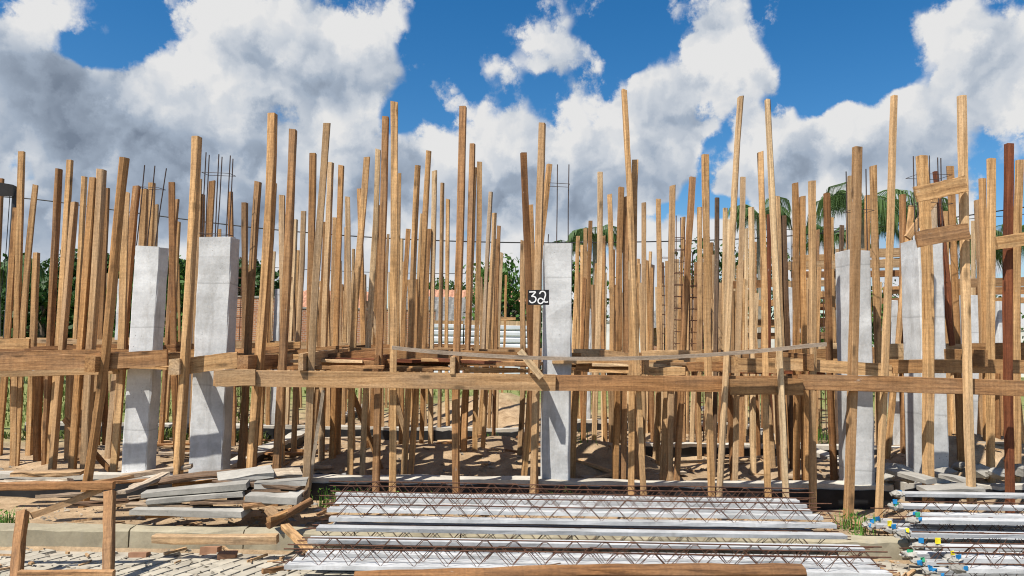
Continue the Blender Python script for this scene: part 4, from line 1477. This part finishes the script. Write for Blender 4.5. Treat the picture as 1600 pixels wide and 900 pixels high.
# black sheeting hanging on the receding foundation beam
for (x0, y0, x1, y1, zt, lb) in [(4.40, 10.2, 4.52, 13.5, -.02, 'black plastic sheet draped over the receding foundation beam at right'), (-2.9, 8.75, -1.9, 8.8, .02, 'black plastic sheet hanging on the beam left of centre')]:
    v, f = [], []
    n = 40
    for i in range(n + 1):
        q = i / n
        x, y = x0 + (x1 - x0) * q, y0 + (y1 - y0) * q
        w = .03 * math.sin(q * 60) + .02 * math.sin(q * 23)
        nx, ny = (y1 - y0), -(x1 - x0)
        l = math.hypot(nx, ny)
        for k in range(5):
            t2 = k / 4
            v.append((x - nx / l * (.02 + w * t2 + .03 * t2), y - ny / l * (.02 + w * t2), zt - .30 * t2 + .01 * math.sin(q * 40)))
    for i in range(n):
        for k in range(4):
            f.append((i * 5 + k, i * 5 + k + 1, (i + 1) * 5 + k + 1, (i + 1) * 5 + k))
    o = link('plastic_sheet', v, f, 'tarp', None, True)
    md = o.modifiers.new('thickness', 'SOLIDIFY')
    md.thickness = 0.004
    tag(o, lb, 'plastic sheet')

# ------------------------------------------------------------------ plants
def blade(g, base, ang, L, w, droop):
    d = Vector((math.cos(ang), math.sin(ang), 0))
    s = Vector((-d.y, d.x, 0)) * w
    p1 = base + d * L * .25 * droop + Vector((0, 0, L * .6))
    p2 = base + d * L * .8 * droop + Vector((0, 0, L * (1.0 - .45 * droop)))
    g.add([base - s, base + s, p1 + s * .8, p1 - s * .8, p2], [(0, 1, 2, 3), (3, 2, 4)])


WEEDS = [(885, 762, 8.2, .24, 34, 'leafy green weed at the foot of column 32'), (903, 700, 9.6, .34, 30, 'tall grass tuft on the sand mound right of column 32'), (955, 764, 8.1, .16, 12, 'low weed behind the joists right of column 32'), (1325, 790, 7.4, .22, 26, 'grass tuft left of the post before the second column from right'),
         (1350, 796, 7.2, .30, 22, 'tall thin weed beside the post between the two joist stacks'), (1338, 806, 6.95, .10, 40, 'low grass patch on the kerb between the joist stacks'), (520, 762, 8.0, .26, 60, 'green weeds left end behind the long joist stack'), (560, 760, 8.15, .22, 50, 'green weeds behind the left end of the joists'),
         (620, 762, 8.15, .2, 30, 'weeds at the black beam below the dark tall post'), (740, 762, 8.15, .2, 26, 'weeds at the black beam left of the number 32 post'), (680, 762, 8.15, .2, 24, 'weeds at the black beam left of centre'), (10, 800, 6.95, .22, 60, 'green weed clump at the left edge behind the trestle'),
         (1125, 765, 8.1, .16, 14, 'small weed behind the joists at the short doubling board'), (770, 640, 12.6, .25, 24, 'weed tuft far behind left of column 32'), (1285, 640, 13.5, .5, 60, 'green shrub far behind left of the right-hand columns'), (445, 745, 8.2, .15, 14, 'small weed by the scrap heap'), (840, 765, 8.1, .18, 10, 'thin grass at the foot of the number 32 post')]
for (px, py, Y, h, n, lb) in WEEDS:
    c = at(px, py, Y)
    c.z = gz(c.x, Y) - .01
    g = G()
    for i in range(n):
        b = Vector((RND.gauss(0, h * .3), RND.gauss(0, h * .25), 0))
        if n > 24 and i % 2:
            # small leaf
            z = RND.uniform(.1, .9) * h
            s = RND.uniform(.014, .03)
            q = b + Vector((RND.uniform(-.05, .05), RND.uniform(-.05, .05), z))
            d1 = Vector((RND.uniform(-1, 1), RND.uniform(-1, 1), RND.uniform(-.2, .6))).normalized() * s
            d2 = Vector((RND.uniform(-1, 1), RND.uniform(-1, 1), RND.uniform(-.2, .4))).normalized() * s * .6
            g.add([q, q + d1 + d2, q + d1 * 2, q + d1 - d2], [(0, 1, 2, 3)])
        blade(g, b, RND.uniform(0, 6.28), h * RND.uniform(.5, 1.1), RND.uniform(.003, .006), RND.uniform(.15, .8))
    o = g.build('weed_plant', 'weed')
    o.location = c
    tag(o, lb, 'weed', 'weeds')

# rough grass field behind the left of the site
g = G()
for i in range(15000):
    y = 12.5 + 30 * RND.random() ** 1.8
    x = -RND.uniform(.26, .85) * y - .8
    if RND.random() < .25:
        x = RND.uniform(-.5, .8) * y
        y += 9
        x *= 1.2
    if vnoise(x * .6, y * .6) < .38:
        continue
    z = gz(x, y) if y < 30 else 0
    h = RND.uniform(.08, .26) * (.5 + vnoise(x * .9 + 7, y * .9))
    blade(g, Vector((x, y, z - .02)), RND.uniform(0, 6.28), h, RND.uniform(.008, .02), RND.uniform(.2, 1.0))
o = g.build('grass', 'grass')
tag(o, 'rough green grass covering the plot beyond the posts', 'grass', kind='stuff')


def tree(px, ytop, Y, width, label, mat='leaf_dark', n=3600, ls=.16, name='tree', low=0.08):
    p = at(px, ytop, Y)
    h = p.z
    root = empty(name, (p.x, Y, 0))
    g = G()
    g.tube([(0, 0, -.2), (.1, 0, h * .25), (-.05, .1, h * .5), (.05, 0, h * .8)], [.22, .17, .12, .04], 7)
    for i in range(7):
        a = RND.uniform(0, 6.28)
        z0 = h * RND.uniform(.25, .6)
        r = width * RND.uniform(.25, .45)
        g.tube([(0, 0, z0), (math.cos(a) * r * .5, math.sin(a) * r * .5, z0 + h * .12), (math.cos(a) * r, math.sin(a) * r, z0 + h * .28)], [.08, .05, .02], 5)
    g.build('trunk', 'bark', root)
    g = G()
    clumps = []
    for i in range(40):
        a = RND.uniform(0, 6.28)
        q = RND.uniform(low, .93)
        rr = width * .5 * math.sin(math.pi * min(1, (q - low + .16) / (1.16 - low))) ** .6 * RND.uniform(.35, 1.0)
        clumps.append((Vector((math.cos(a) * rr, math.sin(a) * rr, h * q)), h * RND.uniform(.07, .15)))
    for i in range(n):
        c, r = clumps[i % len(clumps)]
        d = Vector((RND.gauss(0, 1), RND.gauss(0, 1), RND.gauss(0, 1))).normalized()
        q = c + Vector((d.x * 1.35, d.y * 1.35, d.z)) * r * RND.uniform(.55, 1.08)
        s = ls * RND.uniform(.6, 1.3)
        u = (d + Vector((RND.gauss(0, .7), RND.gauss(0, .7), RND.gauss(0, .7)))).normalized()
        w = u.cross(Vector((RND.gauss(0, 1), RND.gauss(0, 1), .3))).normalized()
        x = u.cross(w)
        g.add([q - w * s, q + x * s * .55, q + w * s, q - x * s * .55], [(0, 1, 2, 3)])
    g.build('crown', mat, root)
    tag(root, label, 'tree', 'background trees')


TREES = [(20, 415, 46, 8, 'dark tree filling the gap behind the two leftmost trees', 'leaf_dark'), (110, 412, 47, 8, 'dark tree behind the third post cluster from left', 'leaf_dark'), (300, 412, 47, 7, 'dark tree in the gap left of the broad second column', 'leaf_dark'), (-60, 402, 40, 9, 'dark dense tree at the far left edge beyond the grass', 'leaf_dark'), (70, 405, 38, 7.5, 'dark dense tree behind the leftmost posts', 'leaf_dark'), (150, 396, 40, 6.5, 'dark tree left of the leftmost column', 'leaf_dark'), (215, 404, 42, 6.5, 'dark tree directly behind the leftmost column', 'leaf_dark'),
         (268, 398, 36, 5.5, 'mid-green tree between the two left columns', 'leaf_mid'), (345, 402, 40, 6, 'dark tree behind the broad second column', 'leaf_dark'), (385, 404, 46, 6, 'dark tree just right of the broad second column', 'leaf_dark'),
         (545, 452, 50, 5, 'low tree seen through posts left of centre', 'leaf_dark'), (685, 432, 50, 6, 'tree above the grey house roof', 'leaf_mid'), (725, 440, 48, 5, 'tree behind the barky brown post', 'leaf_dark'), (795, 396, 34, 4.0, 'bright leafy tree left of the number 32 board', 'leaf_mid'), (770, 420, 36, 3.5, 'smaller leafy tree left of the bright tree', 'leaf_mid'),
         (905, 410, 36, 3.5, 'leafy tree just right of column 32', 'leaf_mid'), (1105, 382, 40, 4.6, 'dark tree behind posts right of centre', 'leaf_dark'), (1185, 382, 44, 4, 'dark tree under the left palm', 'leaf_dark'), (1330, 440, 36, 4, 'low tree behind the second column from the right', 'leaf_mid'), (1500, 440, 40, 5, 'low tree behind the rightmost columns', 'leaf_dark'), (1420, 430, 42, 5, 'low tree between the two right-hand columns', 'leaf_dark')]
for (px, yt, Y, w, lb, mt) in TREES:
    tree(px, yt, Y, w, lb, mt, 4200 if px < 420 else 2600, .19 if px < 420 else .15)


def palm(px, py, Y, L0, label, n=11, zb=0):
    c = at(px, py, Y)
    root = empty('palm_tree', (c.x, Y, zb))
    h = c.z - zb
    g = G()
    g.tube([(0, 0, -.2), (.08, 0, h * .4), (.02, 0, h * .8), (0, 0, h)], [.20, .15, .12, .10], 8)
    g.build('trunk', 'palm_trunk', root)
    for i in range(n):
        a = 2 * math.pi * i / n + RND.uniform(-.25, .25)
        upk = RND.uniform(.25, 1.7)
        L = L0 * RND.uniform(.65, 1.05)
        d = Vector((math.cos(a), math.sin(a), 0))
        pts = []
        for k in range(11):
            t2 = k / 10
            pts.append(Vector((0, 0, h)) + d * L * (t2 * (.95 - .25 * t2)) + Vector((0, 0, L * (upk * .8 * t2 - (.55 + .5 * upk) * t2 * t2))))
        g = G()
        g.tube(pts, [.03 - .0025 * k for k in range(11)], 4)
        s = Vector((-d.y, d.x, 0))
        for k in range(46):
            t2 = .10 + .90 * k / 46
            ii = min(9, int(t2 * 10))
            p = pts[ii].lerp(pts[ii + 1], t2 * 10 - ii)
            ll = L * .38 * (math.sin(math.pi * (.12 + .8 * t2)) ** .7) * RND.uniform(.8, 1.15)
            for sd in (-1, 1):
                dd = (s * sd * .75 + d * .45).normalized()
                q1 = p + dd * ll * .5 + Vector((0, 0, -ll * .12))
                q2 = p + dd * ll * .72 + Vector((0, 0, -ll * .95))
                wv = d * .016
                g.add([p - wv, p + wv, q1 + wv, q1 - wv, q2], [(0, 1, 2, 3), (3, 2, 4)])
        g.build('frond', 'leaf_palm', root)
    tag(root, label, 'palm', 'background palms')


PALMS = [(1186, 336, 30, 2.1, 'palm rising behind posts right of centre'), (1345, 322, 24, 2.5, 'large palm behind the second column from the right'), (1420, 340, 28, 2.4, 'palm between the two right-hand columns'), (1300, 372, 30, 2.2, 'palm left of the second column from the right'),
         (1570, 380, 26, 2.6, 'palm near the right edge behind the red post'), (1505, 378, 28, 2.3, 'palm behind the tall pale right-hand post'), (930, 372, 30, 1.9, 'palm just right of column 32'), (-4, 425, 24, 2.0, 'palm cut by the left picture edge'), (880, 384, 34, 1.6, 'small palm whose tips show above column 32')]
for q in PALMS:
    palm(*q)

# ------------------------------------------------------------------ background buildings and fences
def house(px0, px1, Y, zeave, zridge, label, roofm, wallm='plaster', depth=5, wins=()):
    a, b = at(px0, 500, Y).x, at(px1, 500, Y).x
    root = empty('house', ((a + b) / 2, Y, 0))
    hw = (b - a) / 2
    g = G()
    g.box((-hw, 0, -.3), (hw, depth, zeave))
    g.build('wall', wallm, root)
    g = G()
    o_ = .5
    nn = int((hw * 2 + 2 * o_) / .25)
    vv, ff = [], []
    for i in range(nn * 2 + 1):
        x = -hw - o_ + (2 * hw + 2 * o_) * i / (nn * 2)
        zz = .05 if i % 2 else 0
        vv += [(x, -o_, zeave - .12 + zz), (x, depth / 2, zridge + zz), (x, depth + o_, zeave - .12 + zz)]
    for i in range(nn * 2):
        ff += [(i * 3, (i + 1) * 3, (i + 1) * 3 + 1, i * 3 + 1), (i * 3 + 1, (i + 1) * 3 + 1, (i + 1) * 3 + 2, i * 3 + 2)]
    g.add(vv, ff)
    g.build('roof', roofm, root)
    for (u, z0, w, hh) in wins:
        g = G()
        x = -hw + 2 * hw * u
        g.box((x - w / 2, -.03, z0), (x + w / 2, .05, z0 + hh))
        wn_ = g.build('window', 'glass_dark', root)
        g = G()
        g.box((x - w / 2 - .06, -.05, z0 - .07), (x + w / 2 + .06, -.032, z0 - .003))
        g.build('sill', 'plaster', wn_)
    tag(root, label, 'house', 'background houses')


house(640, 760, 34, 2.45, 3.7, 'low house with grey corrugated roof seen left of the barky post', 'fibre_roof', 'brick_red', wins=((.35, 1.0, .9, 1.1), (.62, 1.0, .9, 1.1), (.85, 1.0, .8, 1.1)))
house(668, 830, 42, 3.6, 4.6, 'house with clay tile roof behind the grey-roofed one', 'clay_tiles')
house(430, 560, 40, 3.2, 4.3, 'brick house mostly hidden by posts left of centre', 'clay_tiles', 'brickwork', wins=((.3, 1.2, 1, 1.2), (.7, 1.2, 1, 1.2)))
house(1000, 1140, 44, 2.6, 3.6, 'unfinished brick house far behind posts right of centre', 'fibre_roof', 'brickwork', wins=((.3, 1.0, 1, 1.2), (.7, 1.0, 1, 1.2)))


def wall(px0, px1, Y, z1, mat, name, label, cat):
    a, b = at(px0, 500, Y).x, at(px1, 500, Y).x
    root = empty(name, ((a + b) / 2, Y, 0))
    hw = (b - a) / 2
    g = G()
    g.box((-hw, 0, -.3), (hw, .15, z1))
    g.build('wall_body', mat, root)
    g = G()
    g.box((-hw - .02, -.03, z1 + .002), (hw + .02, .18, z1 + .07))
    g.build('coping', 'concrete_rough', root)
    tag(root, label, cat)


wall(300, 470, 30, 3.2, 'brickwork', 'brick_wall', 'bare brick wall behind the broad second column', 'wall')
wall(470, 680, 33, 2.9, 'brickwork', 'brick_wall', 'bare brick wall glimpsed between posts left of centre', 'wall')
wall(880, 1010, 30, 2.4, 'plaster', 'plaster_wall', 'pale plastered wall glimpsed right of column 32', 'wall')
wall(1140, 1700, 42, 2.6, 'plaster', 'plaster_wall', 'pale wall behind the right-hand formwork', 'wall')
# corrugated hoarding of horizontal ribs
for (px0, px1, Y, z1, lb) in [(676, 724, 26, 2.10, 'white corrugated metal hoarding left of the barky post'), (726, 835, 27, 2.15, 'white corrugated metal hoarding left of the number 32 board')]:
    a, b = at(px0, 500, Y).x, at(px1, 500, Y).x
    root = empty('metal_hoarding', ((a + b) / 2, Y, 0))
    hw = (b - a) / 2
    z = .1
    while z < z1 - .1:
        g = G()
        g.add([(-hw, 0, z), (hw, 0, z), (hw, -.06, z + .06), (-hw, -.06, z + .06), (hw, -.06, z + .17), (-hw, -.06, z + .17), (hw, 0, z + .225), (-hw, 0, z + .225)], [(0, 1, 2, 3), (3, 2, 4, 5), (5, 4, 6, 7)])
        g.build('rib', 'sheet_metal', root)
        z += .235
    g = G()
    g.box((-hw, .01, 0), (hw, .04, z1))
    g.build('backing', 'glass_dark', root)
    g = G()
    g.box((-hw, -.05, z1 + .003), (hw, .06, z1 + .18))
    g.build('top_rail', 'wood_tan', root)
    tag(root, lb, 'hoarding', 'metal hoardings')

# floodlight on a dark pole, far left
p = at(12, 300, 13.5)
root = empty('floodlight_pole', (at(22, 320, 13.5).x, 13.5, gz(-8.5, 13.5) - .1))
o_ = Vector(root.location)
tp = at(24, 292, 13.5) - o_
bt = at(8, 560, 13.5) - o_
g = G()
g.tube([(bt.x, 0, -.05), (tp.x, 0, tp.z)], [.055, .045], 8)
g.build('pole', 'lamp_metal', root)
g = G()
c = at(16, 297, 13.5) - o_
v = [(c.x - .17, -.16, c.z + .12), (c.x + .15, -.16, c.z + .07), (c.x + .12, -.10, c.z - .14), (c.x - .13, -.10, c.z - .13), (c.x - .13, .10, c.z + .10), (c.x + .11, .10, c.z + .06), (c.x + .09, .08, c.z - .10), (c.x - .10, .08, c.z - .09)]
g.add(v, [(0, 1, 2, 3), (7, 6, 5, 4), (0, 4, 5, 1), (1, 5, 6, 2), (2, 6, 7, 3), (3, 7, 4, 0)])
g.build('lamp_head', 'lamp_metal', root)
g = G()
g.tube([(c.x + .10, 0, c.z), (tp.x + .02, 0, c.z - .12)], .025, 6)
g.build('bracket', 'lamp_metal', root)
g = G()
g.tube([(c.x, 0, c.z - .1), (c.x - .02, .02, c.z - 1.2), (c.x - .1, .02, c.z - 2.6)], .008, 4)
g.build('lead', 'cable', root)
tag(root, 'dark floodlight on a slim pole at the left edge', 'floodlight')

# overhead cables
for (pts, Y, r, lb) in [([(-40, 305), (60, 312), (200, 331), (400, 356), (600, 372), (800, 379), (1000, 378), (1200, 371), (1400, 352), (1660, 315)], 26, .022, 'main overhead cable sagging across the whole picture'),
                        ([(380, 415), (480, 421), (600, 426), (760, 428)], 40, .018, 'faint lower cable left of centre'), ([(1170, 358), (1330, 356), (1660, 330)], 34, .016, 'second overhead cable at the right behind the palms')]:
    g = G()
    P3 = [at(x, y, Y) for x, y in pts]
    Q = []
    for i in range(len(P3) - 1):
        p0, p1, p2, p3 = P3[max(0, i - 1)], P3[i], P3[i + 1], P3[min(len(P3) - 1, i + 2)]
        for k in range(6):
            t2 = k / 6
            Q.append(0.5 * ((2 * p1) + (p2 - p0) * t2 + (2 * p0 - 5 * p1 + 4 * p2 - p3) * t2 * t2 + (3 * p1 - p0 - 3 * p2 + p3) * t2 ** 3))
    Q.append(P3[-1])
    g.tube(Q, r, 5)
    o = g.build('overhead_cable', 'cable')
    tag(o, lb, 'cable', 'overhead cables')
